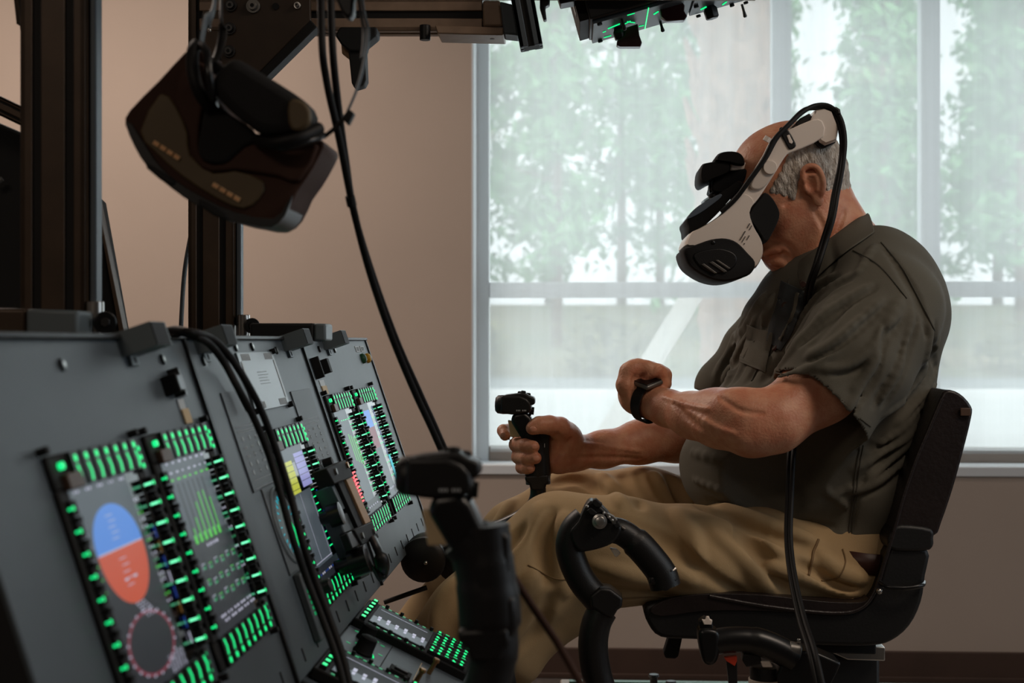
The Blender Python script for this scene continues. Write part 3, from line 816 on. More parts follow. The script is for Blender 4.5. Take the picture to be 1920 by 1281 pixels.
def fastener(parent, x, y, r=.006, mt='blackgloss'):
    m = LMB(); m.tube([(x, y, 0), (x, y, .003)], [r, r*.85], M[mt], 14); m.tube([(x, y, .003), (x, y, .0033)], r*.45, M['steel'], 6); m.build('fastener', parent)
def clamp(parent, x):
    m = LMB(); m.box((x-.024, -.020, .0), (x+.026, .004, .036), M['clampgrey'])
    m.box((x-.024, -.0195, .036), (x+.020, .003, .037), M['blackmatte'])
    m.box((x-.011, -.030, 0), (x+.012, -.018, .004), M['clampgrey']); m.tube([(x+.001, -.0245, .004), (x+.001, -.0245, .0045)], .0035, M['blackmatte'], 10)
    m.build('clamp_bracket', parent, bevel=.0012, seg=2)

def instrument_panel(x0, x1, label):
    e = empty('instrument_panel', matrix=PANEL_M, label=label, cat='instrument panel')
    m = LMB(); m.box((x0, -.405, -.004), (x1, 0, 0), M['panel']); m.build('face_plate', e, bevel=.0012, seg=2)
    m = LMB(); m.box((x0+.004, -.400, -.07), (x1-.004, -.004, -.004), M['paneldark']); m.build('back_box', e)
    m = LMB(); m.box((x0, -.003, .0), (x1, .002, .006), M['paneldark']); m.build('top_lip', e, bevel=.001)
    for i in range(8):
        x = x0+.05+i*(x1-x0-.1)/7; m = LMB(); m.box((x-.0022, -.392, .0), (x+.0022, -.376, .0012), M['anodslot']); m.build('rack_slot', e, bevel=.001)
    return e
P1 = instrument_panel(.955, 1.573, 'grey instrument panel nearest the camera with two large green-lit displays')
P2 = instrument_panel(1.590, 2.222, 'middle grey instrument panel with one display, blue round gauge and cables hanging over it')
P3 = instrument_panel(2.240, 2.892, 'farthest grey instrument panel with two displays, beside the seated man')
display_unit(P1, 1.083, 1.295, -.098, -.330, pfd()); display_unit(P1, 1.325, 1.537, -.098, -.330, eng())
display_unit(P2, 1.790, 2.012, -.125, -.362, nav())
display_unit(P3, 2.258, 2.476, -.096, -.330, eng2()); display_unit(P3, 2.515, 2.748, -.096, -.330, pfd2())
for p, xs in ((P1, (1.375,)), (P2, (1.642, 2.111)), (P3, (2.438,))):
    for x in xs: clamp(p, x)
for p, x, y in ((P1, 1.19, -.025), (P1, 1.475, -.024), (P2, 1.63, -.028), (P2, 1.80, -.012), (P2, 1.89, -.012), (P2, 2.03, -.018), (P3, 2.36, -.018), (P3, 2.50, -.02), (P1, .99, -.04)):
    fastener(p, x, y)
# dark gaps between neighbouring panels are the panels' own edge trims
for p, x in ((P1, 1.573), (P2, 2.222)):
    m = LMB(); m.box((x-.004, -.405, -.01), (x+.002, 0, .004), M['paneldark']); m.build('edge_trim', p)
m = LMB(); m.box((2.886, -.405, -.01), (2.894, 0, .003), M['paneldark']); m.build('edge_trim', P3)
# switches and labels beside the displays of panels one and three
def sw_group(p, x, big=True):
    m = LMB(); m.box((x-.026, -.062, 0), (x-.002, -.045, .016), M['clearplate']); m.box((x-.029, -.064, 0), (x-.025, -.043, .017), M['blackmatte']); m.build('rocker_switch', p, bevel=.0015)
    m = LMB(); m.box((x+.006, -.066, 0), (x+.034, -.036, .005), M['clearplate']); m.box((x+.002, -.066, 0), (x+.006, -.036, .012), M['blackmatte']); m.build('switch_guard', p, bevel=.001)
    m = LMB(); m.box((x+.004, -.080, 0), (x+.026, -.068, .001), M['white']); m.build('paper_label', p)
    m = LMB(); m.box((x+.006, -.095, 0), (x+.030, -.079, .002), M['cream']); m.build('paper_label', p)
sw_group(P1, 1.475); 
m = LMB(); m.box((2.262, -.066, 0), (2.300, -.035, .006), M['clearplate']); m.box((2.255, -.068, 0), (2.262, -.033, .014), M['blackmatte']); m.build('switch_guard', P3, bevel=.001)
m = LMB(); m.box((2.315, -.060, 0), (2.350, -.040, .008), M['clampgrey']); m.box((2.312, -.062, 0), (2.330, -.038, .016), M['blackmatte']); m.build('rocker_switch', P3, bevel=.0012)
m = LMB(); m.box((2.27, -.080, 0), (2.31, -.070, .001), M['white']); m.build('paper_label', P3)
m = LMB(); m.box((2.272, -.094, 0), (2.312, -.080, .002), M['cream']); m.build('paper_label', P3)
for x in (2.735, 2.795):
    m = LMB(); m.box((x, -.026, 0), (x+.048, -.014, .0012), M['white'])
    for j in range(3): m.box((x+.008+.012*j, -.024, .0012), (x+.014+.012*j, -.016, .0014), M['blackmatte'])
    m.build('engraved_label', P3)
for x, c in ((2.775, 'greencap'), (2.835, 'yellow')):
    m = LMB(); m.lathe((x, -.040, 0), (0, 0, 1), [(0, .010), (.005, .010), (.009, .006), (.010, .001)], M[c], 16); m.build('push_button', P3, smooth=True)

# ---- middle panel extras
x0, x1, y0, y1 = 1.786, 1.992, -.098, -.020
m = LMB(); m.box((x0, y0, 0), (x1, y1, .003), M['clearplate'])
for xx in (x0+.006, x1-.014): rect(m, xx, xx+.006, y0+.012, y1-.012, .0036, M['clear'])
for k in range(6):
    for yy in (y0+.002, y1-.011):
        for a in (0, .13): rect(m, x0+.018+a+.008*k, x0+.0225+a+.008*k, yy, yy+.009, .0036, M['clear'])
for k in range(5): rect(m, x0+.075, x0+.135-.005*(k % 3), y0+.034+.004*k, y0+.0348+.004*k, .0034, M['engrave'])
m.build('print_plate', P2, bevel=.0004, seg=1)
for xx, yy in ((x0, y0), (x1, y0), (x1, y1)):
    m = LMB(); m.tube([(xx, yy, 0), (xx, yy, .008)], .004, M['blackmatte'], 12); m.build('corner_stud', P2)
def keypad(x0, x1, y0, y1):
    m = LMB(); m.box((x0, y0, 0), (x1, y1, .002), M['padgrey']); r = random.Random(int(x0*100))
    L = x1-x0
    for yy in (.36, .40, .42): rect(m, x0+.1*L, x1-.1*L, y1-(y1-y0)*yy, y1-(y1-y0)*yy+.0008, .0026, M['engrave'])
    for i in range(3):
        for j in range(5):
            cx = x0+L*(.22+.28*i); cy = y1-(y1-y0)*(.48+.085*j); q = r.random()
            if q < .35: m.tube([(cx, cy, .002), (cx, cy, .0026)], .0035, M['engrave'], 8)
            elif q < .7: rect(m, cx-.006, cx+.006, cy-.0005, cy+.0005, .0026, M['engrave']); rect(m, cx-.0005, cx+.0005, cy-.003, cy+.003, .0026, M['engrave'])
            else:
                for t in range(3): rect(m, cx-.006+.005*t, cx-.003+.005*t, cy-.002, cy+.001, .0026, M['engrave'])
    for (a, b) in ((.08, .92),):
        for yy in (.90, .98): rect(m, x0+a*L, x0+b*L, y1-(y1-y0)*yy, y1-(y1-y0)*yy+.0008, .0026, M['engrave'])
    m.build('engraved_keypad', P2, bevel=.0005, seg=1)
keypad(1.655, 1.775, -.190, -.068); keypad(2.03, 2.17, -.205, -.080)
# round gauges
def gauge(cx, cy, r, pic):
    g = LMB(); n = 36; ring = []
    g.box((cx-r-.010, cy-r-.012, 0), (cx+r+.010, cy+r+.012, .002), M['padgrey'])
    g.lathe((cx, cy, 0), (0, 0, 1), [(.002, r+.006), (.0045, r+.004), (.0052, r), (.0040, r-.002), (.0035, r-.003)], M['clampgrey'], n)
    gg = g.build('round_gauge', P2, bevel=.0008, seg=1)
    s_ = LMB(); s_.tube([(cx, cy, .0030), (cx, cy, .0048)], r-.002, M[pic], n); s_.build('gauge_face', gg)
    s_ = LMB()
    for i in range(24):
        a = 2*PI*i/24; s_.tube([(cx+(r-.012)*math.cos(a), cy+(r-.012)*math.sin(a), .0054), (cx+(r-.006)*math.cos(a), cy+(r-.006)*math.sin(a), .0054)], .0006, M['g_cyan'], 4)
    s_.tube([(cx+.012*k, cy+.03-.022*k, .0054) for k in range(3)]+[(cx+.016, cy-.03, .0054)], .0016, M['g_green'], 5); s_.build('gauge_marks', gg)
    s_ = LMB(); s_.tube([(cx+.006, cy+.042, .006), (cx+.006, cy+.042, .020)], .007, M['blackmatte'], 12); s_.build('gauge_knob', gg, bevel=.001)
gauge(1.747, -.242, .044, 'g_teal'); gauge(2.060, -.236, .038, 'g_deep')
# small radio head under the gauge
m = LMB(); m.box((1.705, -.385, 0), (1.782, -.300, .010), M['padgrey']); rh = m.build('radio_head', P2, bevel=.002)
m = LMB(); m.box((1.712, -.312, .010), (1.735, -.304, .013), M['white']); m.build('paper_label', rh)
m = LMB()
for j in range(5):
    for i in range(3): m.box((1.712+.008*i, -.322-.007*j, .010), (1.718+.008*i, -.326-.007*j, .0112), M['g_greendim'])
m.build('green_digits', rh)
for px, py, c in ((1.730, -.368, 'greencap'), (1.744, -.362, 'greencap'), (1.736, -.378, 'white'), (1.755, -.372, 'white'), (1.745, -.345, 'white')):
    m = LMB(); m.tube([(px, py, .010), (px, py, .017)], .0052 if c != 'white' else .003, M[c], 12); m.build('push_button', rh, bevel=.0008)
m = LMB(); m.tube([(1.758, -.330, .010), (1.758, -.330, .030)], .009, M['black'], 16); m.build('knob', rh, bevel=.0015)
m = LMB(); m.box((1.742, -.322, .010), (1.779, -.304, .013), M['blackmatte']); m.build('dark_window', rh)

# camera-like ladder light standing proud of the panel gap
LAD = empty('lighted_ladder_unit', matrix=PANEL_M, label='tan bar with red-lit ladder scale between black blocks, standing proud of the far displays', cat='instrument')
def pp(px, py, h): x, y, z = pan(px, py, h); return x, y
def padd(pts, h0, h1, mt, name, bevel=.0015, parent=LAD, href=None):
    m = LMB(); h0 = h0 if h0 else max(0, h1-.022); q = [pp(a, b, href if href is not None else h1) for a, b in pts]
    ar = sum(q[i][0]*q[(i+1) % len(q)][1]-q[(i+1) % len(q)][0]*q[i][1] for i in range(len(q)))
    if ar < 0: q = q[::-1]
    m.prism(q, h0, h1, M[mt]); return m.build(name, parent, bevel=bevel)
padd([(612, 878), (648, 862), (664, 893), (628, 908)], .0, .045, 'blackmatte', 'upper_block')
padd([(664, 993), (697, 978), (711, 1008), (680, 1022)], .0, .045, 'blackmatte', 'lower_block')
padd([(647, 893), (657, 888), (696, 978), (686, 983)], .030, .040, 'tan', 'tan_bar', .001)
padd([(634, 905), (646, 898), (684, 985), (672, 990)], .02, .036, 'blackmatte', 'black_rail', .001)
padd([(622, 912), (633, 906), (654, 950), (643, 956)], .004, .03, 'clampgrey', 'grey_rail', .001)
padd([(648, 968), (658, 963), (668, 990), (659, 995)], .004, .03, 'clampgrey', 'grey_rail', .001)
m = LMB()
for i in range(9):
    t = i/8; a = pp(658+28*t*.62, 889+57*t*.95, .036); 
    m.box((a[0]+.004, a[1]-.0012, .034), (a[0]+.034, a[1]+.0012, .037), M['g_red'])
a0 = pp(659, 889, .034); a1 = pp(676, 936, .034)
m.add([(a0[0]+.004, a0[1], .033), (a1[0]+.004, a1[1], .033), (a1[0]+.020, a1[1], .033), (a0[0]+.020, a0[1], .033)], [(0, 1, 2, 3)], M['g_red'])
m.build('red_ladder', LAD)
a = pp(640, 890, .02); b = pp(685, 1000, .02)
for q in (a, b):
    m = LMB(); m.tube([(q[0], q[1], 0), (q[0], q[1], .026)], .007, M['blackmatte'], 12); m.build('stand_off', LAD)
for i in range(15):
    t = i/14; a = pp(657+38*t, 889+88*t, .036); m = LMB(); m.box((a[0]+.004, a[1]-.0009, .030), (a[0]+.040, a[1]+.0009, .0335), M['blackmatte']); m.build('rung', LAD)
for px, py in ((628, 885), (650, 873), (678, 1005), (700, 997)):
    x, y, z = pan(px, py, .045); m = LMB(); m.tube([(x, y, .045), (x, y, .048)], .0045, M['brass' if px < 660 and py < 880 else 'grey'], 10); m.build('screw', LAD)
KN = empty('arm_and_knob_unit', matrix=PANEL_M, label='grey box with round black knobs and a curved black lever below the tan bar', cat='control unit')
padd([(634, 968), (658, 958), (690, 1040), (668, 1052)], .0, .03, 'padgrey', 'box', .002, KN)
padd([(651, 1000), (672, 990), (682, 1020), (662, 1030)], .03, .042, 'black', 'upper_box', .002, KN)
for px, py, r_, h_ in ((640, 962, .016, .034), (655, 946, .010, .03), (690, 1048, .019, .05)):
    x, y, z = pan(px, py, h_); m = LMB(); m.lathe((x, y, 0), (0, 0, 1), [(0, r_*.6), (h_*.5, r_*.6), (h_*.5, r_), (h_, r_), (h_+.001, r_*.7)], M['blackgloss'], 18); m.build('knob', KN, smooth=True)
m = LMB(); q = [pan(x, y, h) for x, y, h in ((700, 1012, .05), (708, 1030, .06), (716, 1052, .062), (716, 1068, .055), (704, 1076, .045))]
m.tube(spline(q, 5), [.006]*8+[.010]*8+[.013]*5, M['black'], 12); m.build('curved_lever', KN, smooth=True)
padd([(668, 1060), (686, 1052), (694, 1078), (678, 1086)], .0, .02, 'blackmatte', 'lower_box', .002, KN)

# ================================================================ centre pedestal between the seats
c26, s26 = math.cos(math.radians(26)), math.sin(math.radians(26))
EA = np.array([c26*EW[0], c26*EW[1], -s26]); PEDN = np.cross(EA, ES); 
if PEDN[2] < 0: PEDN = -PEDN
PEDO = np.array([-.314, 0, H-.393])
# local: x runs aft and down, y away from the camera, z out of the surface
PED_M = frame_matrix(PEDO, EA, ES, PEDN)
PED_I = PED_M.inverted()
def ped(px, py, h=0):
    d = ray(px, py); t = (PEDO+PEDN*h-CAM).dot(PEDN)/d.dot(PEDN); q = PED_I @ Vector(CAM+d*t); return q.x, q.y, h
PD = empty('centre_pedestal', matrix=PED_M, label='sloping centre console below the panels carrying two keyboard units', cat='console')
m = LMB(); m.box((-.012, 1.64, -.05), (.180, 2.10, -.001), M['panel']); m.build('body', PD, bevel=.002)
m = LMB(); m.box((.0, 1.66, -.60), (.16, 2.08, -.05), M['paneldark']); m.build('base', PD, bevel=.002)
kb = LMB(); kb.box((-.0065, -.0042, 0), (.0065, .0042, .006), M['blackmatte']); 
kb.box((-.0045, -.0028, .006), (.0045, .0028, .0066), M['g_green']); KB = kb.mesh('key')
dk = []
for v in range(4):
    kb = LMB(); kb.box((-.0052, -.0058, 0), (.0052, .0058, .006), M['blackmatte']); rr = random.Random(v)
    for j in range(3):
        if rr.random() < .85: kb.box((-.0030+.001*rr.random(), -.004+.003*j, .006), (.0030*rr.random()+.0005, -.0025+.003*j, .0064), M['g_green'])
    dk.append(kb.mesh('key'))
def cdu(y0, y1, xend, label):
    e = empty('keyboard_unit', matrix=PED_M, label=label, cat='keyboard unit')
    m = LMB(); m.box((-.006, y0, 0), (xend, y1, .014), M['blackmatte']); m.build('case', e, bevel=.002)
    Wd = y1-y0
    for i in range(6): linkcopy(KB, 'key', e, (.004, y0+.012+(Wd-.024)*i/5, .013), (0, 0, PI/2))
    m = LMB(); m.box((.012, y0+.014, .013), (.100, y1-.014, .0155), M['cduscreen']); m.build('screen', e, bevel=.0006, seg=1)
    m = LMB(); sx0, sx1, sy0, sy1 = .014, .098, y0+.017, y1-.017
    m.box((sx0, sy0, .0155), (sx1, sy0+(sy1-sy0)*.36, .0158), M['g_grey'])
    for i in range(6):
        x = sx0+.007+.0135*i; m.box((x, sy0+.034, .0158), (x+.005, sy0+.044+.004*(i % 2), .0161), M['g_white']); m.box((x+.001, sy0+.020, .0158), (x+.005, sy0+.031, .0161), M['g_white'])
    m.box((sx0+.004, sy1-.018, .0158), (sx1-.006, sy1-.0172, .0161), M['g_white']); m.build('screen_picture', e)['kind'] = 'stuff'
    m = LMB()
    for i in range(8):
        x = .018+.011*i
        for y in (y0+.006, y1-.006): m.box((x-.0025, y-.002, .014), (x+.0025, y+.002, .0146), M['g_greendim'])
    m.build('edge_legends', e)['kind'] = 'stuff'
    for i in range(4):
        for y in (y0+.006, y1-.006):
            q = LMB(); q.tube([(.023+.024*i, y, .014), (.023+.024*i, y, .019)], .0028, M['blackmatte'], 8); q.build('corner_stud', e)
    nx = 5
    for i in range(nx):
        for j in range(8): linkcopy(dk[(i*3+j) % 4], 'key', e, (.109+.0113*i, y0+.010+(Wd-.020)*j/7, .013))
    return e
cdu(1.950, 2.088, .166, 'far keyboard unit with lit screen and rows of green keys, below the farthest panel')
cdu(1.655, 1.782, .166, 'near keyboard unit half cut off by the bottom of the picture')
m = LMB(); m.box((-.006, 1.788, 0), (.166, 1.944, .004), M['panel']); m.box((.058, 1.788, .004), (.0596, 1.944, .0044), M['anodslot']); cp = m.build('centre_plate', PD, bevel=.0006, seg=1)
for x, y, r_, h_ in ((.022, 1.905, .0115, .020), (.030, 1.840, .0125, .022)):
    m = LMB(); m.lathe((x, y, .004), (0, 0, 1), [(0, r_*1.1), (.003, r_*1.1), (.004, r_), (h_, r_*.92), (h_+.002, r_*.6)], M['blacksoft'], 20); m.build('selector_knob', PD, smooth=True)
    m = LMB(); m.tube([(x+math.cos(a/6)*(r_+.003), y+math.sin(a/6)*(r_+.003), .0052) for a in range(0, 16)], .0011, M['g_green'], 4); m.build('lit_arc', PD)
m = LMB(); m.box((.070, 1.815, .004), (.100, 1.838, .010), M['blackmatte']); m.box((.076, 1.821, .010), (.095, 1.832, .013), M['black']); m.build('guarded_switch', PD, bevel=.001)
m = LMB()
for k in range(14):
    x = .004+.010*(k % 5)+.004*(k//7); y = 1.925-.055*(k//5)-.008*(k % 3); m.box((x, y, .004), (x+.006, y+.003, .0046), M['g_greendim'])
m.box((.104, 1.80, .004), (.1050, 1.93, .0046), M['cream']); m.build('plate_legends', PD)
for px, py in ((813, 1243), (787, 1262)):
    x, y, z = ped(px, py, .02); m = LMB(); m.tube([(x, y, .0), (x+.002, y, .022)], [.0036, .0030], M['brass'], 12); m.lathe((x+.002, y, .022), (0, 0, 1), [(0, .0045), (.003, .005), (.005, .004)], M['brass'], 12); m.build('brass_toggle', PD, smooth=True)

# ================================================================ overhead console
OC = empty('overhead_console', P(1250, 30, 2.4), 'overhead switch console with green legends and dark red guards, hanging at the top', 'console')
# its face looks down; x runs aft and up, y away from the camera
sl = math.atan2(80, 292)
ox = np.array([math.cos(sl)*EW[0], math.cos(sl)*EW[1], math.sin(sl)]); on = np.cross(ox, ES); 
if on[2] > 0: on = -on
o0 = np.array(P(1112, 45, 2.33))
OM = frame_matrix(o0, ox, ES, np.cross(ox, ES)); OI = OM.inverted()
up = 1 if np.cross(ox, ES)[2] > 0 else -1
def ovh(px, py, h=0):    # h metres below the face
    n = np.cross(ox, ES); d = ray(px, py); o = o0-n*up*h; t = (o-CAM).dot(n)/d.dot(n); q = OI @ Vector(CAM+d*t); return q.x, q.y
def ob(mb, lo, hi, mt): 
    mb.box(lo, hi, mt, OM); return mb
wd = ovh(1118, 80)[1]
b1 = ovh(1290, 32)[0]; b2 = ovh(1420, 0)[0]
print('overhead width', wd, b1, b2)
m = MB(); ob(m, (0, 0, 0), (b1-.002, wd, .006), M['panel']); m.build('face_plate', OC, bevel=.001)
m = MB(); ob(m, (b1+.002, 0, 0), (b2+.25, wd, .006), M['panel']); m.build('face_plate', OC, bevel=.001)
m = MB(); ob(m, (-.004, -.012, .006), (b2+.25, wd, .15), M['paneldark']); m.build('housing', OC, bevel=.003)
m = MB(); ob(m, (-.020, .002, .010), (-.004, wd-.002, .12), M['anodslot']); m.build('side_plate', OC, bevel=.001)
m = MB(); ob(m, (-.0215, .02, .03), (-.020, .05, .10), M['white']); m.build('side_label', OC)
def oknob(px, py, r_, h_, mt='black', seg=6):
    x, y = ovh(px, py); m = MB(); mx = OM
    pr = [(0, r_*.7), (.006, r_), (h_*.9, r_*.95), (h_, r_*.8)]
    m.tube([mx @ Vector((x, y, -a)) for a, _ in pr], [q for _, q in pr], M[mt], seg); m.build('selector_knob', OC, bevel=.001)
oknob(1160, 52, .013, .020); oknob(1330, 12, .013, .022)
for px, py in ((1124, 43), (1125, 75), (1309, 28), (1305, 10), (1372, 8), (1398, 3)):
    x, y = ovh(px, py); m = MB(); m.tube([OM @ Vector((x, y, 0)), OM @ Vector((x, y, -.004))], .0042, M['blackmatte'], 12); m.build('fastener', OC, bevel=.0005)
for px, py, L in ((1166, 35, .018), (1238, 40, .017), (1391, 8, .022)):
    x, y = ovh(px, py); m = MB(); m.tube([OM @ Vector((x, y, 0)), OM @ Vector((x, y, -L*.6)), OM @ Vector((x, y, -L)), OM @ Vector((x, y, -L-.002))], [.0022, .0024, .0036, .002], M['black' if px < 1300 else 'grey'], 12); m.build('toggle', OC, smooth=True)
def guard(pts, d): slab(pts, d, .022, M['redguard'], 'switch_guard', OC, bevel=.002)
guard([(1172, 52), (1196, 44), (1199, 66), (1204, 80), (1201, 87), (1163, 87), (1156, 84), (1157, 76), (1170, 66)], 2.40)
guard([(1236, 8), (1278, 0), (1284, 10), (1283, 20), (1289, 30), (1284, 37), (1250, 39), (1240, 30)], 2.36)
m = MB()
def oline(p, q, w=.0010):
    a = ovh(*p); b = ovh(*q); m.tube([OM @ Vector((a[0], a[1], -.0005)), OM @ Vector((b[0], b[1], -.0005))], w, M['g_green'], 4)
oline((1209, 54), (1216, 14)); oline((1140, 53), (1162, 44), .0014); oline((1170, 45), (1182, 39)); oline((1178, 52), (1190, 50)); oline((1198, 49), (1207, 47)); oline((1226, 26), (1234, 21), .0016); oline((1314, 17), (1324, 12), .0018); oline((1176, 28), (1190, 24)); oline((1176, 40), (1190, 42)); oline((1130, 60), (1136, 58)); oline((1132, 70), (1146, 66)); oline((1355, 8), (1362, 3), .0016)
m.build('green_legends', OC)
# ================================================================ the seated man
YC = 2.57
MAN = empty('person', P(1560, 1130, YC), 'seated man in olive short-sleeved shirt and khaki trousers wearing a headset, gripping a control stick', 'person')
def pv(px, py, d): return np.array(P(px, py, d))
th = math.radians(37)
Fh = np.array([-math.cos(th), 0, -math.sin(th)]); Uh = np.array([-math.sin(th), 0, math.cos(th)]); Lh = np.array([0, 1, 0])
HC = pv(1470, 338, YC)
RH = np.stack([Fh, Lh, Uh], 1)
def hd(f, l, u): return HC+Fh*f+Lh*l+Uh*u
skin = []
# head
skin += [elli(hd(-.002, 0, .0), (.101, .077, .101), R=RH), elli(hd(.045, 0, -.045), (.056, .062, .075), .03, RH), elli(hd(-.045, 0, .005), (.058, .066, .072), .03, RH)]
skin += [elli(hd(.012, s*.040, -.085), (.048, .026, .045), .03, RH) for s in (-1, 1)]                    # cheeks and jaw
skin += [elli(pv(1500, 440, YC), (.052, .058, .048), .03), elli(pv(1466, 489, YC), (.027, .026, .022), .02), elli(pv(1478, 462, YC), (.04, .045, .035), .03)]
skin += [rcone(pv(1535, 425, YC+s*.052), pv(1478, 487, YC+s*.018), .022, .020, .025) for s in (-1, 1)]
skin += [elli(pv(1443, 478, YC), (.017, .030, .009), .010), elli(pv(1450, 491, YC), (.014, .024, .008), .008)]   # lips
skin += [rcone(hd(.098, 0, .0), hd(.118, 0, -.042), .010, .015, .018)] + [elli(hd(.108, s*.014, -.046), (.011, .009, .009), .008, RH) for s in (-1, 1)]
skin += [elli(hd(.084, s*.030, .022), (.014, .026, .008), .012, RH) for s in (-1, 1)]                     # brows
skin += [elli(hd(.100, s*.031, -.001), (.014, .016, .011), .010, RH, sub=True) for s in (-1, 1)]          # eye sockets
skin += [elli(hd(.086, s*.031, -.002), (.013, .014, .012), .003, RH) for s in (-1, 1)]                    # closed lids
mouth = [pv(1431, 485, YC-.006), pv(1447, 484, YC-.030), pv(1462, 489, YC-.046)]
skin += chain(mouth, [.0022, .003, .0022], .006, True)
skin += [rcone(pv(1468, 500, YC-.035), pv(1478, 480, YC-.05), .003, .002, .008, True)]
# neck
skin += [rcone(pv(1545, 395, YC), pv(1600, 505, YC), .060, .070, .03), rcone(pv(1510, 450, YC), pv(1560, 520, YC), .045, .06, .04)]
skin += chain([pv(1598, 404, YC-.045), pv(1560, 402, YC-.060)], [.0022, .0015], .006, True)
# ears
for s in (-1, 1):
    y = YC+s*.0765
    E0 = pv(1521, 348, y)
    Re = np.stack([np.array([.975, .0, .22]), np.array([-.0, 1, 0]), np.array([-.22, 0, .975])], 1)
    def ear(a, b, n): return E0+Re[:, 0]*a+Re[:, 2]*b+np.array([0, s*n, 0])
    skin += [elli(ear(.002, .006, .003), (.019, .006, .027), .006, Re), elli(ear(.006, -.027, .004), (.010, .006, .013), .006, Re)]
    rim = [ear(-.013, .010, .008), ear(-.011, .026, .010), ear(.000, .033, .012), ear(.013, .028, .013), ear(.019, .012, .013), ear(.018, -.006, .012), ear(.012, -.020, .009)]
    skin += chain(spline(rim, 3), [.0042]*30, .004)
    inner = [ear(-.004, .018, .008), ear(.008, .016, .010), ear(.010, .002, .010), ear(.006, -.012, .009)]
    skin += chain(spline(inner, 3), [.0032]*30, .003)
    skin += [elli(ear(-.003, .000, .010), (.008, .006, .011), .003, Re, sub=True), elli(ear(-.001, .024, .012), (.008, .0035, .004), .003, Re, sub=True)]
    skin += [elli(ear(-.012, -.004, .007), (.004, .005, .006), .003, Re)]
# torso and legs inside the clothes
skin += [elli(pv(1600, 620, YC), (.11, .16, .17), .05), elli(pv(1540, 850, YC), (.13, .15, .17), .05), elli(pv(1590, 1010, YC), (.10, .14, .08), .05)]
for s, dz in ((-1, 0), (1, 0)):
    skin += [rcone(pv(1600, 1050, YC+s*.10), pv(1050, 1000, YC+s*.15), .060, .045, .04), rcone(pv(1050, 1000, YC+s*.15), pv(740, 1290, YC+s*.15), .042, .032, .03)]
# near arm: shoulder, elbow, forearm crossing the chest, bent wrist, fist
skin += chain([pv(1640, 590, 2.385), pv(1540, 725, 2.34), pv(1452, 790, 2.30)], [.055, .056, .050], .03)
skin += chain([pv(1452, 790, 2.30), pv(1408, 800, 2.295), pv(1350, 787, 2.335), pv(1300, 779, 2.38), pv(1250, 765, 2.43), pv(1216, 752, 2.465)], [.047, .0455, .0440, .0365, .0285, .0265], .02)
skin += [elli(pv(1412, 818, 2.298), (.026, .022, .022), .02), elli(pv(1385, 765, 2.30), (.04, .028, .030), .03), elli(pv(1340, 765, 2.345), (.035, .022, .026), .025)]
skin += [elli(pv(1232, 741, 2.448), (.011, .009, .010), .012)]                                            # wrist bone
skin += chain([pv(1390, 822, 2.262), pv(1330, 800, 2.30), pv(1270, 778, 2.385)], [.007, .006, .004], .02)   # forearm tendon edge
skin += [rcone(pv(1216, 752, 2.468), pv(1193, 742, 2.485), .0265, .029, .02), elli(pv(1192, 728, 2.490), (.027, .034, .042), .018), elli(pv(1190, 700, 2.492), (.022, .036, .024), .015)]
skin += [elli(pv(1206, 700, 2.50), (.030, .040, .020), .015)]
for i in range(4):
    d = 2.455+.0215*i; o = 2*i
    pts = [pv(1190+o, 692, d), pv(1214+2*o, 690+o*.6, d), pv(1238+1.4*o, 699+o*.8, d), pv(1243+.6*o, 718+.3*o, d+.004), pv(1222+o, 728, d+.004)]
    skin += chain(pts, [.0125, .0120, .0118, .0108, .010], .006)
    skin += [elli(pv(1233+1.6*o, 692+o*.8, d), (.0095, .0085, .008), .008)]
skin += chain([pv(1182, 752, 2.463), pv(1173, 722, 2.452), pv(1178, 697, 2.456), pv(1196, 684, 2.462)], [.016, .0145, .0128, .0105], .012)   # thumb
skin += chain([pv(1200, 745, 2.455), pv(1206, 716, 2.456), pv(1222, 702, 2.446)], [.0022, .0026, .002], .008)  # veins over the back
# far arm and the hand round the stick
skin += chain([pv(1590, 600, 2.755), pv(1430, 730, 2.775), pv(1345, 806, 2.775)], [.055, .050, .046], .03)
skin += chain([pv(1345, 806, 2.775), pv(1270, 822, 2.735), pv(1200, 829, 2.700), pv(1130, 843, 2.655), pv(1075, 850, 2.618)], [.047, .0435, .0390, .0320, .0290], .02)
skin += [rcone(pv(1078, 850, 2.618), pv(1052, 843, 2.612), .030, .034, .02), elli(pv(1050, 838, 2.608), (.033, .026, .046), .018), elli(pv(1030, 842, 2.632), (.030, .018, .046), .015), elli(pv(1060, 822, 2.592), (.026, .022, .030), .018), elli(pv(1043, 868, 2.596), (.020, .018, .018), .015)]
fing = [ [(1030, 812, 2.640, .0135), (995, 806, 2.642, .0128), (960, 806, 2.632, .0122), (944, 808, 2.612, .0118), (947, 816, 2.600, .0105)],
         [(1028, 834, 2.640, .0138), (995, 832, 2.640, .0135), (970, 832, 2.625, .0134), (968, 834, 2.592, .0134), (985, 836, 2.560, .0130), (1000, 838, 2.546, .0112)],
         [(1028, 857, 2.636, .0132), (995, 857, 2.636, .0128), (973, 856, 2.620, .0128), (972, 857, 2.590, .0128), (988, 859, 2.558, .0126), (1004, 859, 2.546, .0110)],
         [(1026, 878, 2.630, .0120), (998, 878, 2.628, .0115), (979, 877, 2.612, .0112), (978, 877, 2.586, .0112), (988, 878, 2.562, .0108), (993, 878, 2.556, .0100)] ]
for f in fing:
    q = [pv(a, b, c) for a, b, c, _ in f]; skin += chain(q, [r for *_, r in f], .0025)
skin += chain([pv(1068, 822, 2.594), pv(1050, 803, 2.572), pv(1030, 797, 2.556), pv(1011, 797, 2.546), pv(998, 803, 2.541)], [.022, .0185, .0155, .0138, .0118], .010)   # thumb
b0 = bvh_of(skin, .006)
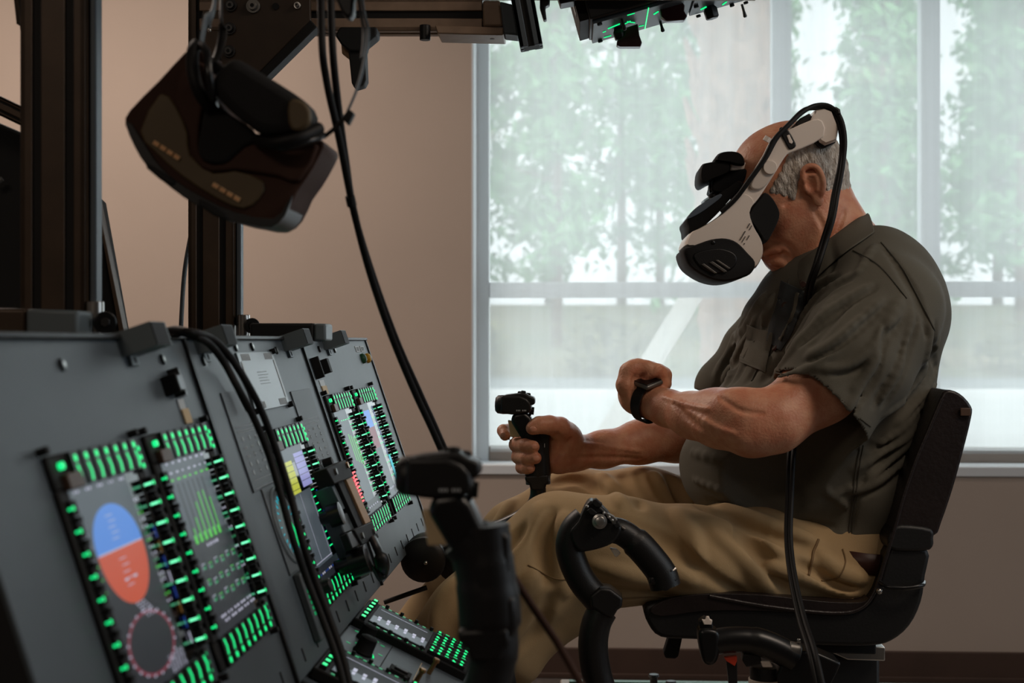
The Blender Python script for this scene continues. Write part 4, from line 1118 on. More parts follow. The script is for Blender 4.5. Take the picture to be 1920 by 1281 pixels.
LS = [([(1428, 483), (1445, 475), (1465, 476), (1479, 483)], -.0034), ([(1447, 452), (1472, 458), (1488, 474), (1492, 492)], -.0026), ([(1432, 478), (1448, 470), (1462, 471)], .0026), ([(1445, 492), (1462, 492), (1476, 500)], .0040),
      ([(1585, 395), (1572, 425), (1560, 450)], -.0026), ([(1530, 400), (1545, 430), (1540, 460)], -.0026), ([(1490, 360), (1482, 375), (1470, 385)], -.0018),
      ([(1214, 712), (1228, 700), (1240, 690)], .0028), ([(1200, 740), (1206, 720), (1216, 705)], .0024), ([(1190, 705), (1186, 730), (1190, 752)], -.0018),
      ([(1262, 752), (1290, 785), (1330, 815)], -.0040), ([(1245, 745), (1290, 760), (1330, 768)], .0034), ([(1290, 770), (1340, 800), (1380, 815)], .0034), ([(1350, 745), (1390, 770), (1430, 775)], -.0030),
      ([(1040, 812), (1056, 828), (1050, 850), (1034, 864)], -.0030), ([(1072, 822), (1064, 838), (1066, 862)], -.0022), ([(1062, 835), (1056, 850)], -.0018), ([(1090, 832), (1140, 838), (1200, 846)], .0030), ([(1085, 858), (1140, 858), (1200, 860)], -.0030)]
skin += folds(b0, [(a, b*(.5 if i > 10 else 1)) for i, (a, b) in enumerate(LS)], .007)
body = implicit('body', skin, .0026, M['skin'], MAN)
bb = bvh_obj(body)
def nail(px, py, dx=0, r=(.0068, .0028, .0052)):
    l, n, _, _ = hit(bb, px, py)
    if l is None: return
    m = MB(); m.ball(l-n*.0012, (r[0], r[2], .0022), M['nail'], 14, 8, mx=n.to_track_quat('Z', 'Y').to_matrix()); m.build('fingernail', MAN, smooth=True)
nail(1003, 838); nail(1006, 860); nail(994, 878, r=(.006, .002, .0045)); nail(943, 815); nail(1000, 805)

# white hair round the back and sides
hair = [elli(hd(-.004, 0, -.002), (.1035, .0805, .1035), .01, RH), elli(hd(-.050, 0, -.006), (.060, .072, .075), .03, RH), elli(pv(1548, 395, YC), (.050, .052, .050), .03)]
hair += [elli(hd(.080, 0, .085), (.135, .16, .092), .006, RH, sub=True), elli(hd(.092, 0, -.080), (.088, .14, .10), .008, RH, sub=True)]
hair += [elli(pv(1524, 362, YC+s*.085), (.027, .030, .048), .006, sub=True) for s in (-1, 1)] + [elli(pv(1525, 440, YC), (.075, .12, .058), .01, sub=True)]
rngh = np.random.default_rng(3)
def hair_noise(X):
    return .0012*np.sin(X[:, 0]*420+2*np.sin(X[:, 1]*160))*np.sin(X[:, 2]*260+X[:, 1]*330)
implicit('hair', hair, .0026, M['hair'], MAN, hair_noise)

# shirt
shirt = [elli(pv(1586, 622, YC), (.160, .182, .182), .06), elli(pv(1640, 592, YC), (.102, .172, .138), .05), elli(pv(1500, 850, YC), (.205, .190, .150), .06), elli(pv(1552, 770, YC), (.180, .185, .15), .06), elli(pv(1600, 930, YC), (.115, .175, .10), .05)]
shirt += [elli(pv(1445, 895, YC), (.155, .165, .085), .05), elli(pv(1555, 985, YC), (.130, .165, .040), .03)]
shirt += [rcone(pv(1592, 490, YC), pv(1615, 570, YC), .066, .12, .05), rcone(pv(1640, 500, YC-.08), pv(1650, 560, YC-.15), .055, .075, .05), rcone(pv(1640, 500, YC+.08), pv(1640, 560, YC+.15), .055, .075, .05)]
shirt += [rcone(pv(1642, 508, YC-.12), pv(1642, 508, YC+.12), .056, .056, .05), elli(pv(1660, 570, YC), (.085, .17, .10), .05)]
# sleeves
shirt += chain([pv(1655, 590, 2.385), pv(1600, 672, 2.355), pv(1534, 768, 2.330)], [.098, .094, .092], .04)
shirt += chain([pv(1600, 600, 2.75), pv(1455, 655, 2.77), pv(1366, 728, 2.775)], [.100, .086, .066], .04)
shirt += [elli(pv(1500, 640, YC+.04), (.110, .13, .12), .05)]
bs = bvh_of(shirt, .009)
L1 = [([(1455, 712), (1520, 690), (1600, 700)], .004), ([(1610, 600), (1560, 660), (1500, 700)], .006), ([(1690, 560), (1640, 660), (1610, 760)], .007),
      ([(1725, 560), (1700, 650), (1640, 760)], -.007), ([(1560, 560), (1500, 640), (1450, 700)], .005), ([(1490, 640), (1460, 680), (1430, 712)], -.006),
      ([(1470, 560), (1400, 640), (1360, 720)], .006), ([(1440, 590), (1380, 680), (1340, 735)], -.006), ([(1500, 570), (1440, 660), (1400, 715)], -.006),
      ([(1760, 640), (1720, 720), (1660, 780)], .007), ([(1765, 690), (1720, 770), (1640, 850)], -.007), ([(1768, 730), (1700, 820), (1600, 880)], .006), ([(1750, 790), (1690, 850), (1600, 910)], -.005),
      ([(1740, 840), (1680, 880), (1560, 930)], .005), ([(1730, 600), (1755, 690), (1760, 740)], -.006),
      ([(1300, 850), (1400, 870), (1500, 860)], .005), ([(1300, 900), (1380, 930), (1500, 950)], .005), ([(1330, 940), (1450, 975), (1560, 990)], -.004),
      ([(1490, 830), (1560, 820), (1640, 840)], -.006), ([(1440, 860), (1520, 900), (1600, 960)], .004), ([(1620, 900), (1600, 950), (1590, 1000)], -.004),
      ([(1640, 460), (1600, 520), (1540, 560)], .004), ([(1660, 470), (1710, 540), (1735, 600)], -.0045), ([(1580, 430), (1560, 500), (1500, 600)], -.004),
      ([(1395, 600), (1370, 650), (1350, 690)], .005), ([(1660, 620), (1640, 680), (1600, 730)], .006), ([(1590, 560), (1560, 600), (1520, 650)], -.005)]
shirt += folds(bs, [(a, b*.8) for a, b in L1], .011)
L3 = [[(1640, 540), (1560, 590), (1470, 690)], [(1600, 520), (1530, 570), (1455, 690)], [(1660, 570), (1580, 640), (1490, 705)], [(1690, 600), (1620, 680), (1530, 720)], [(1570, 520), (1520, 555), (1470, 640)],
      [(1440, 560), (1390, 640), (1350, 710)], [(1460, 560), (1420, 640), (1378, 715)], [(1425, 600), (1395, 660), (1365, 720)], [(1755, 610), (1740, 690), (1700, 760)], [(1766, 700), (1730, 760), (1690, 800)], [(1765, 725), (1720, 790), (1660, 840)],
      [(1755, 760), (1700, 830), (1640, 870)], [(1745, 800), (1690, 860), (1640, 900)], [(1735, 840), (1670, 900), (1610, 930)], [(1660, 620), (1640, 700), (1600, 770)], [(1720, 590), (1700, 680), (1660, 760)], [(1480, 850), (1540, 830), (1600, 835)]]
for q_ in L3:
    if q_[-1][0] < 1560 and q_[0][0] > 1480 and q_[-1][1] < 760: q_ = [q_[0], q_[1], (q_[1][0]*.35+q_[2][0]*.65, q_[1][1]*.35+q_[2][1]*.65-6)]
    shirt += folds(bs, [(q_, -.0052)], .010) + folds(bs, [([(x-9, y-5) for x, y in q_], .0042)], .010)
# sleeve cavities, neck opening, flat hem
shirt += [rcone(pv(1551, 745, 2.332), pv(1440, 905, 2.30), .080, .150, .006, True)]
shirt += [rcone(pv(1380, 745, 2.775), pv(1300, 830, 2.775), .052, .095, .006, True)]
shirt += [rcone(pv(1540, 440, YC-.005), pv(1590, 350, YC), .075, .16, .012, True)]
def cloth(X):
    return .0012*np.sin(X[:, 0]*38+X[:, 2]*44+2.2*np.sin(X[:, 2]*9-X[:, 0]*7)+X[:, 1]*14)+.0008*np.sin(X[:, 0]*70+X[:, 2]*52+2*np.sin(X[:, 0]*15)+X[:, 1]*20)
shirt_o = implicit('shirt', shirt, .0031, M['shirt'], MAN, cloth)
bS = bvh_obj(shirt_o)
def seam(pts, name='seam', r=.0011, lift=.0008, mt='seam', parent=MAN, bv=None):
    q = draw_on(bv or bS, pts, lift)
    # keep only an unbroken run
    runs = [[q[0]]] if q else []
    for a, b in zip(q, q[1:]):
        if (a-b).length > .05: runs.append([])
        runs[-1].append(b)
    for r_ in runs:
        if len(r_) > 2:
            m = MB(); m.tube(r_, r, M[mt], 6); m.build(name, parent, smooth=True)
seam([(1652, 455), (1690, 500), (1715, 545), (1738, 590), (1752, 620)]); seam([(1440, 696), (1500, 712), (1560, 745), (1632, 800)])
seam([(1612, 835), (1602, 900), (1597, 960), (1592, 1000)], r=.0016); seam([(1618, 835), (1608, 900), (1603, 960), (1598, 1000)]); seam([(1600, 470), (1650, 500), (1700, 560)])
seam([(1480, 525), (1470, 580), (1440, 650), (1410, 715)], name='placket_edge', r=.0016)
# placket, buttons, pocket
def patch(pts, name, mt, lift=.0015, th=.0012, bv=None):
    ps = [hit(bv or bS, x, y) for x, y in pts]
    if any(p[0] is None for p in ps): return None
    c = [p[0]+p[1]*lift for p in ps]; b = [p[0]+p[1]*(lift-th) for p in ps]; n = len(c)
    m = MB(); m.add(c+b, [tuple(range(n)), tuple(range(2*n-1, n-1, -1))]+[(i, n+i, n+(i+1) % n, (i+1) % n) for i in range(n)], M[mt]); return m.build(name, MAN)
def strip(left, right, name, mt, n=10, lift=.003):
    A = spline([(x, y, 0) for x, y in left], n); B = spline([(x, y, 0) for x, y in right], n); vs = []
    for a, b in zip(A, B):
        row = []
        for k in range(5):
            q = a.lerp(b, k/4); l, nn, _, _ = hit(bS, q.x, q.y); row.append(None if l is None else l+nn*lift)
        if all(r is not None for r in row): vs.append(row)
    m = MB(); fl = [v for r in vs for v in r]
    fs = [(i*5+k, i*5+k+1, (i+1)*5+k+1, (i+1)*5+k) for i in range(len(vs)-1) for k in range(4)]
    m.add(fl, fs, M[mt]); o = m.build(name, MAN, smooth=True); s = o.modifiers.new('thick', 'SOLIDIFY'); s.thickness = .002; return o
strip([(1468, 528), (1460, 565), (1448, 605), (1440, 640)], [(1512, 548), (1502, 585), (1486, 625), (1466, 660)], 'placket', 'shirtin')
strip([(1498, 552), (1484, 590), (1464, 640)], [(1502, 552), (1489, 590), (1469, 640)], 'placket_hem', 'shirt', lift=.0045)
for px, py in ((1507, 531), (1474, 574), (1456, 655)):
    l, n, _, _ = hit(bS, px, py)
    if l is not None:
        m = MB(); m.tube([l+n*.002, l+n*.0055], [.0062, .0058], M['belt'], 16); m.tube([l+n*.0055, l+n*.0058], .003, M['seam'], 10); m.build('shirt_button', MAN, bevel=.0006)
strip([(1405, 610), (1396, 650), (1390, 680)], [(1452, 625), (1446, 660), (1436, 700)], 'pocket_flap', 'shirt', lift=.004)
# collar: two folded leaves and the band behind the neck
def leaf(side):
    top = [(1628, 400, 2.570), (1608, 410, 2.520), (1578, 432, 2.484), (1545, 456, 2.478), (1515, 477, 2.488), (1490, 497, 2.512)]
    bot = [(1641, 437, 2.570), (1620, 452, 2.492), (1588, 474, 2.452), (1556, 500, 2.440), (1528, 526, 2.446), (1505, 547, 2.462)]
    inn = [(1600, 425, 2.570), (1588, 432, 2.535), (1566, 450, 2.510), (1538, 470, 2.500), (1512, 490, 2.508), (1490, 508, 2.524)]
    T = spline([P(*p) for p in top], 5); B = spline([P(*p) for p in bot], 5); I = spline([P(*p) for p in inn], 5); rows = []
    for t, b, q in zip(T, B, I):
        r = (b-Vector(CAM)); r.normalize(); l, nn, _, _ = bS.ray_cast(Vector(CAM), r)
        if l is not None and (l-Vector(CAM)).length-.006 < (b-Vector(CAM)).length: b = l-r*.006
        row = [q, t, t.lerp(b, .12)+Vector((0, -.003, .002)), t.lerp(b, .5)+Vector((0, -.004, 0)), b]
        if side > 0: row = [Vector((v.x, 2*YC-v.y, v.z)) for v in row]
        rows.append(row)
    m = MB(); k = 5; fl = [v for r_ in rows for v in r_]
    m.add(fl, [(i*k+j, i*k+j+1, (i+1)*k+j+1, (i+1)*k+j) for i in range(len(rows)-1) for j in range(k-1)], M['shirt'])
    o = m.build('collar', MAN, smooth=True); s_ = o.modifiers.new('t', 'SOLIDIFY'); s_.thickness = .0028; ss = o.modifiers.new('s', 'SUBSURF'); ss.levels = 1; ss.render_levels = 1
leaf(-1); leaf(1)
m = MB(); m.tube([P(1506, 533, 2.438), P(1506, 533, 2.434)], .0052, M['belt'], 14); m.build('collar_button', MAN, bevel=.0006)

# trousers
tr = []
tr += chain([pv(1600, 1065, YC-.11), pv(1450, 1058, YC-.13), pv(1300, 1044, YC-.15), pv(1150, 1036, YC-.16), pv(1050, 1012, YC-.165)], [.074, .072, .078, .086, .073], .04)
tr += chain([pv(1050, 1012, YC-.165), pv(985, 1085, YC-.165), pv(905, 1165, YC-.165), pv(760, 1300, YC-.165)], [.074, .086, .084, .072], .04)
tr += chain([pv(1600, 1050, YC+.11), pv(1400, 1000, YC+.13), pv(1200, 968, YC+.16), pv(1075, 962, YC+.165)], [.085, .085, .085, .078], .04)
tr += chain([pv(1075, 962, YC+.165), pv(985, 1020, YC+.165), pv(890, 1110, YC+.165), pv(700, 1290, YC+.165)], [.078, .082, .078, .068], .04)
tr += [elli(pv(1575, 1045, YC), (.115, .175, .085), .06), elli(pv(1420, 985, YC), (.14, .15, .06), .05), elli(pv(1600, 1010, YC), (.10, .165, .045), .03)]
tr += [rcone(pv(1078, 1085, YC-.165), pv(1082, 1150, YC-.165), .045, .022, .04), rcone(pv(1082, 1150, YC-.165), pv(970, 1240, YC-.165), .02, .04, .04)]
bt = bvh_of(tr, .009)
L2 = [([(1095, 975), (1180, 1000), (1250, 1060), (1300, 1090)], .007), ([(1270, 960), (1300, 1010), (1310, 1070)], .009), ([(1110, 960), (1230, 1005), (1330, 1080), (1390, 1112)], -.006), ([(1290, 965), (1390, 1000), (1470, 1040)], .008),
      ([(1310, 950), (1420, 990), (1520, 1030)], -.007), ([(1340, 1000), (1400, 1050), (1440, 1100)], .008), ([(1380, 990), (1450, 1070), (1480, 1110)], -.007), ([(1300, 935), (1400, 970), (1530, 1012)], .008),
      ([(1440, 1060), (1520, 1085), (1600, 1110)], .006), ([(1500, 1060), (1560, 1090), (1600, 1100)], -.005), ([(1540, 1040), (1580, 1070), (1620, 1085)], .005),
      ([(1010, 950), (1000, 1000), (960, 1060), (940, 1120)], .009), ([(1040, 960), (1020, 1020), (1020, 1090)], -.008), ([(1060, 970), (1050, 1040), (1060, 1110)], .008), ([(980, 990), (930, 1060), (880, 1130)], -.008), ([(1030, 1120), (1010, 1180), (960, 1230)], -.007), ([(1000, 1080), (960, 1140), (900, 1190)], .008),
      ([(880, 1080), (860, 1140), (850, 1200)], -.009), ([(850, 1090), (820, 1150), (820, 1210)], .008), ([(1090, 1100), (1150, 1110), (1250, 1115)], -.006), ([(1110, 1060), (1180, 1080), (1260, 1090)], .006),
      ([(1130, 890), (1150, 920), (1165, 950)], .007), ([(1200, 885), (1210, 920), (1230, 948)], -.010), ([(1225, 890), (1245, 920), (1262, 940)], .009), ([(1260, 900), (1280, 930), (1300, 945)], -.008), ([(1040, 905), (1090, 900), (1130, 930)], -.006), ([(960, 940), (930, 990), (900, 1010)], .006), ([(1170, 890), (1190, 920), (1200, 950)], -.006)]
tr += folds(bt, [(a, b*.85) for a, b in L2], .018)
def cloth2(X):
    return .0020*np.sin(X[:, 0]*18+X[:, 2]*46+2.5*np.sin(X[:, 0]*8)+X[:, 1]*12)+.0010*np.sin(X[:, 0]*40+X[:, 2]*60+2*np.sin(X[:, 2]*12)+X[:, 1]*9)
tr_o = implicit('trousers', tr, .0042, M['trouser'], MAN, cloth2); bT = bvh_obj(tr_o)
seam([(1534, 1012), (1526, 1035), (1520, 1062), (1516, 1080)], 'pocket_seam', .0022, .001, 'trouserseam', bv=bT); seam([(1580, 1030), (1585, 1055), (1572, 1082), (1540, 1090)], 'pocket_seam', .0012, .001, 'trouserseam', bv=bT)
seam([(1100, 1130), (1200, 1120), (1400, 1118), (1600, 1122)], 'side_seam', .0012, .001, 'trouserseam', bv=bT); seam([(990, 1060), (1040, 1085), (1080, 1085)], 'knee_seam', .001, .001, 'trouserseam', bv=bT)
# belt with loop
A_ = draw_on(bT, [(1505, 1008), (1560, 1019), (1610, 1026), (1664, 1034)], .004, 8)
full = []
for k in range(49):
    a = 2*PI*k/48; c = Vector(pv(1606, 1030, YC)); dr = Vector((math.cos(a), math.sin(a), 0))
    l, nn, _, _ = bT.ray_cast(c, dr); lim = 1/math.sqrt((math.cos(a)/.125)**2+(math.sin(a)/.20)**2)
    dd = lim if l is None else min(lim, (l-c).length+.003)
    q_ = c+dr*dd; full.append(q_+Vector((0, 0, -.10*(q_.x-c.x))))
m = MB(); n = len(full); vs = [p+Vector((0, 0, s)) for p in full for s in (-.017, .018)]
m.add(vs, [(2*i, 2*((i+1) % n), 2*((i+1) % n)+1, 2*i+1) for i in range(n)], M['belt']); o = m.build('belt', MAN, smooth=True); s_ = o.modifiers.new('t', 'SOLIDIFY'); s_.thickness = .004; s_.offset = 1
l, nn, _, _ = hit(bvh_obj(o), 1583, 1030)
if l is not None:
    m = MB(); m.box((l.x-.0065, l.y-.007, l.z-.024), (l.x+.0065, l.y+.001, l.z+.022), M['trouser']); m.build('belt_loop', MAN, bevel=.002)
# shoes on the pedals, out of the picture
for s in (-1, 1):
    a = pv(735, 1300, YC+s*.165); sh_ = [rcone(a+np.array([.02, 0, -.02]), a+np.array([-.01, 0, -.09]), .048, .046, .02), rcone(a+np.array([-.0, 0, -.09]), a+np.array([-.17, 0, -.055]), .044, .036, .03)]
    implicit('shoe', sh_, .006, M['shoe'], MAN)

# smartwatch
wa = empty('smartwatch', P(1216, 755, 2.46), 'dark smartwatch with a metal edge on the bent left wrist', 'watch')
A = Vector(pv(1205, 748, 2.474)); B = Vector(pv(1236, 760, 2.444)); ax = (B-A).normalized(); c = (A+B)/2+Vector((-.004, 0, .0))
q = ax.to_track_quat('Z', 'Y').to_matrix(); u = (Vector((0, 0, 1))-ax*ax.z).normalized(); w = ax.cross(u)
m = MB(); n = 32; R_ = .0325
for s_ in (0,):
    vs = []
    for i in range(n):
        a = 2*PI*i/n; rr = u*math.cos(a)*(R_+.0015)+w*math.sin(a)*(R_-.001)
        for t, k in ((-.011, 1.0), (-.011, 1.08), (.011, 1.08), (.011, 1.0)): vs.append(c+rr*k+ax*t)
    m.add(vs, [(4*i+k, 4*((i+1) % n)+k, 4*((i+1) % n)+(k+1) % 4, 4*i+(k+1) % 4) for i in range(n) for k in range(4)], M['blackmatte'])
m.build('strap', wa, bevel=.0012)
fx = ax; fz = (u*.96+w*.28).normalized(); fy = fz.cross(fx); cm = frame_matrix(c+fz*(R_+.004), fx, fy, fz)
m = MB(); m.box((-.0185, -.020, -.005), (.0185, .020, .004), M['grey'], cm); m.build('case', wa, bevel=.004, seg=3)
m = MB(); m.box((-.016, -.0175, .004), (.016, .0175, .0052), M['blackgloss'], cm); m.build('watch_glass', wa, bevel=.0005)
# ================================================================ seat
BASE = empty('base_platform', (0.55, 2.5, 0), 'low painted platform carrying the seat and controls', 'platform')
zp = .36
def rigbox(mb, a0, a1, s0, s1, z0, z1, mt):
    mb.box((a0, s0, z0), (a1, s1, z1), mt, frame_matrix((0, 0, 0), EW, ES, (0, 0, 1))); return mb
m = MB(); rigbox(m, -.05, 1.05, 1.75, 3.12, .30, zp, M['beige']); m.build('deck', BASE, bevel=.004)
for a in (.0, .5, .98):
    m = MB(); rigbox(m, a-.03, a+.03, 1.80, 3.08, .0, .30, M['anod']); m.build('support_rail', BASE, bevel=.003)
m = MB(); rigbox(m, -.03, 1.03, 3.08, 3.10, zp, zp+.004, M['greencap']); m.build('edge_strip', BASE)
for px, h in ((1226, .030), (1258, .016), (1290, .010), (1018, .006), (1042, .006), (975, .02)):
    c = P(px, 1275, 3.0); c.z = zp; m = MB(); m.lathe(c, (0, 0, 1), [(0, .013), (.004, .013), (.004, .008), (h, .008), (h+.004, .012), (h+.008, .010)], M['black'], 14); m.build('deck_bolt', BASE, smooth=True)

SEAT = empty('pilot_seat', P(1500, 1200, 2.57), 'black padded bucket seat with high backrest under the man', 'chair')
d0 = 2.345; TH = .45
def seat_slab(pts, name, mt, d=d0, th=TH, bevel=.014, seg=4, sm=3):
    return slab(closed(pts, sm), d, th, M[mt], name, SEAT, bevel=bevel, seg=seg)
seat_slab([(1774, 732), (1800, 738), (1822, 762), (1822, 785), (1806, 850), (1788, 915), (1766, 980), (1752, 1005), (1700, 1010), (1668, 1010), (1676, 985), (1692, 930), (1716, 860), (1742, 800), (1760, 755)], 'backrest_cushion', 'leather', bevel=.022)
seat_slab([(1690, 985), (1746, 992), (1751, 1010), (1744, 1032), (1680, 1034), (1664, 1020), (1672, 995)], 'lumbar_band', 'shell', d=d0-.006, th=TH+.012, bevel=.010)
seat_slab([(1672, 1025), (1740, 1030), (1736, 1080), (1728, 1130), (1706, 1175), (1672, 1203), (1635, 1212), (1560, 1212), (1420, 1206), (1300, 1200), (1240, 1196), (1216, 1172), (1208, 1140), (1240, 1128), (1320, 1122), (1450, 1132), (1560, 1146), (1610, 1142), (1636, 1118), (1652, 1080)], 'seat_shell', 'shell', bevel=.016)
seat_slab([(1220, 1142), (1260, 1122), (1330, 1114), (1430, 1116), (1540, 1128), (1612, 1130), (1630, 1122), (1618, 1142), (1560, 1152), (1430, 1146), (1320, 1146), (1240, 1156)], 'seat_cushion', 'leather', d=d0-.004, th=TH+.008, bevel=.012)
m = MB(); m.tube(spline([P(x, y, d0-.004) for x, y in ((1766, 748), (1744, 800), (1718, 862), (1694, 932), (1678, 990), (1660, 1050), (1640, 1110), (1612, 1142), (1560, 1150), (1440, 1138), (1330, 1118))], 6), .0035, M['leather'], 8); m.build('piping', SEAT, smooth=True)
m = MB(); m.tube(spline([P(x, y, d) for x, y, d in ((1650, 1092, 2.34), (1665, 1101, 2.325), (1700, 1103, 2.32), (1728, 1098, 2.325), (1732, 1092, 2.36))], 6), .004, M['blackgloss'], 8); m.build('cable_hook', SEAT, smooth=True)
m = MB(); c = P(1649, 1109, d0-.012); m.ball(c, .0055, M['steel'], 12, 8); m.build('rivet', SEAT, smooth=True)
m = MB(); c = P(1813, 772, d0-.004); m.box((c.x-.011, c.y-.002, c.z-.007), (c.x+.006, c.y+.002, c.z+.006), M['brownlab']); m.build('worn_tab', SEAT, bevel=.001)
slab([(1568, 1208), (1660, 1214), (1660, 1240), (1590, 1238), (1560, 1225)], 2.42, .3, M['steel'], 'mounting_plate', SEAT, bevel=.002)
slab([(1500, 1205), (1643, 1206), (1643, 1228), (1560, 1226), (1500, 1225)], 2.38, .36, M['blackmatte'], 'seat_frame', SEAT, bevel=.003)
m = MB(); a0 = (Vector(P(1530, 1210, 2.57))); m.box((a0.x-.09, 2.47, zp), (a0.x+.09, 2.67, a0.z), M['paneldark']); m.build('pedestal', SEAT, bevel=.006)
slab([(1254, 1194), (1280, 1194), (1272, 1232), (1266, 1236), (1248, 1235), (1244, 1226)], 2.52, .03, M['blackmatte'], 'height_lever', SEAT, bevel=.003)
m = MB(); c = P(1480, 1175, d0-.006)
m.build('unused') if False else None

# ================================================================ control sticks
def stick(label, shift, hand):
    es = Vector(ES)*shift
    e = empty('control_stick', P(800, 1055, 2.58)+es, label, 'control stick')
    D = 2.58
    def Q(px, py, d=D): return Vector(P(px, py, d))+es
    def S(pts, d, th, mt, name, bevel=.003, seg=3):
        m = MB(); ev = Vector(ES); m.prism(pts, 0, th, M[mt], lambda x, y, h: Vector(P(x, y, d))+ev*h+es); return m.build(name, e, bevel=bevel, seg=seg)
    # grip, neck and head
    m = MB(); m.tube(spline([Q(1009, 908), Q(1008, 880), Q(1005, 850), Q(1000, 826), Q(990, 812)], 6), [.0215]*4+[.0225]*8+[.0215]*13, M['black'], 20, flat=1.05); m.build('grip', e, smooth=True)
    S([(978, 824), (1002, 822), (1022, 806), (1029, 812), (1030, 895), (1022, 900), (1012, 880), (1008, 840)], D-.016, .034, 'black', 'grip_spine', .003)
    S([(962, 775), (985, 772), (996, 783), (1004, 800), (1014, 812), (1006, 832), (985, 832), (974, 818), (957, 790)], D-.019, .038, 'blackgloss', 'neck', .007, 4)
    S([(952, 788), (963, 790), (976, 815), (974, 820), (957, 820)], D-.006, .012, 'cream', 'trigger', .002)
    S([(939, 742), (975, 742), (988, 748), (995, 756), (997, 768), (992, 775), (960, 778), (938, 775)], D-.022, .044, 'black', 'head', .009, 4)
    m = MB(); m.lathe(Q(950, 759, D-.0), Vector((-1, 0, .04)), [(-.012, .0165), (.006, .0175), (.016, .0165), (.0205, .012), (.0215, .004)], M['black'], 24); m.build('head_nose', e, smooth=True)
    S([(945, 741), (980, 737), (986, 738), (992, 742), (1000, 745), (1003, 748), (1003, 758), (998, 760), (960, 755), (950, 748)], D-.019, .038, 'black', 'top_switch_plate', .003)
    for a, b, dd in ((981, 738, -.010), (990, 742, .006), (975, 739, .010)):
        m = MB(); m.lathe(Q(a, b+1, D+dd), (0.1, 0, 1), [(0, .0045), (.004, .0048), (.006, .0035)], M['blackmatte'], 12); m.build('hat_switch', e, smooth=True)
    m = MB(); m.lathe(Q(992, 770, D-.004), (1, 0, -.1), [(0, .010), (.004, .010), (.005, .007), (.009, .007)], M['blackgloss'], 16); m.build('thumb_wheel', e, smooth=True)
    m = MB()
    for i in range(7):
        if i == 3: continue
        c = Q(969+2.8*i, 770, D-.0226); m.box((c.x-.0009, c.y-.0003, c.z-.0013), (c.x+.0007, c.y+.0003, c.z+.0013), M['white'])
    c = Q(1007, 823, D-.0163)
    for i in range(3): m.box((c.x-.001, c.y-.0005, c.z-.004*i-.0012), (c.x+.001, c.y+.0002, c.z-.004*i+.0012), M['white'])
    c = Q(1021, 835, D-.0163); m.box((c.x-.0005, c.y-.0005, c.z-.004), (c.x+.0005, c.y+.0002, c.z+.003), M['white'])
    m.build('white_marks', e)['kind'] = 'stuff'
    # lower collar and bent tube down to the pivot drum
    S([(984, 892), (1028, 890), (1030, 905), (1024, 910), (1022, 920), (995, 920), (992, 908), (984, 902)], D-.022, .044, 'black', 'collar', .004)
    tb = spline([Q(1009, 915), Q(1008, 932), Q(1000, 950), Q(980, 968), Q(950, 984), Q(905, 1003), Q(850, 1032), Q(812, 1050)], 6)
    m = MB(); m.tube(tb, .0145, M['blackgloss'], 16); m.build('bent_tube', e, smooth=True)
    for px, py in ((991, 958), (958, 980)):
        pass
    m = MB(); m.lathe(Q(792, 1052, D-.055), Vector(ES), [(0, .002), (.001, .030), (.008, .040), (.014, .041), (.018, .038), (.045, .038), (.050, .041), (.08, .041), (.082, .03)], M['black'], 28); m.build('pivot_drum', e, bevel=.001)
    m = MB(); m.lathe(Q(855, 1056, D-.02), Vector(ES), [(0, .030), (.004, .036), (.04, .036), (.044, .03)], M['black'], 24); m.build('pivot_drum', e, bevel=.001)
    m = MB(); c = Q(798, 1056, D-.057); m.ball(c, .004, M['steel'], 10, 6); m.build('pivot_screw', e, smooth=True)
    m = MB(); m.tube([Q(720, 1130, D-.02), Q(800, 1102, D)], .0045, M['black'], 10); m.build('link_rod', e, smooth=True)
    return e
stick('black curved control stick with a wide head, held in the man\'s hand', 0, True)
ns = stick('large blurred black control stick in the foreground, in front of the khaki trousers', -1.372, False)
# thicker lower grip and gaiter of the foreground stick
def nq(px, py, d=1.21): return P(px, py, d)
m = MB(); sh = [nq(906, 985), nq(912, 1050), nq(920, 1110), nq(925, 1180), nq(924, 1240), nq(905, 1330)]
m.tube(spline(sh, 6), [.0225]*6+[.0235]*6+[.0245]*6+[.0215]*6+[.0200]*7, M['black'], 22); m.build('lower_grip', ns, smooth=True)
slab([(885, 1130), (895, 1125), (965, 1118), (970, 1180), (958, 1200), (890, 1210), (878, 1180)], 1.19, .04, M['black'], 'grip_sleeve', ns, bevel=.005)

# ================================================================ lever controls beside the seat
def lever(label, path, rad, parts, d, base):
    e = empty('side_lever', base, label, 'control lever'); return e
D2 = 2.20
C1 = empty('side_lever', P(1160, 1280, D2), 'black curved lever with switch head and drooping grip in front of the near thigh', 'control lever')
def Q2(px, py, d=D2): return P(px, py, d)
m = MB(); m.tube(spline([Q2(1160, 1420), Q2(1135, 1320), Q2(1118, 1260), Q2(1112, 1210), Q2(1118, 1170), Q2(1130, 1145)], 6), .0232, M['black'], 20); m.build('lower_tube', C1, smooth=True)
m = MB(); m.tube(spline([Q2(1135, 1140), Q2(1115, 1118), Q2(1092, 1090), Q2(1075, 1055), Q2(1068, 1022), Q2(1078, 992), Q2(1096, 975)], 6), [.0222]*37, M['black'], 20); m.build('curved_tube', C1, smooth=True)
slab([(1106, 1118), (1125, 1102), (1145, 1105), (1168, 1122), (1166, 1140), (1158, 1145), (1148, 1162), (1128, 1152), (1108, 1140)], D2-.026, .05, M['black'], 'clamp', C1, bevel=.004)
slab(closed([(1068, 1000), (1084, 978), (1096, 952), (1106, 940), (1120, 944), (1138, 960), (1152, 978), (1166, 990), (1158, 1010), (1140, 1024), (1104, 1034), (1082, 1032)], 3), D2-.024, .048, M['black'], 'switch_head', C1, bevel=.008)
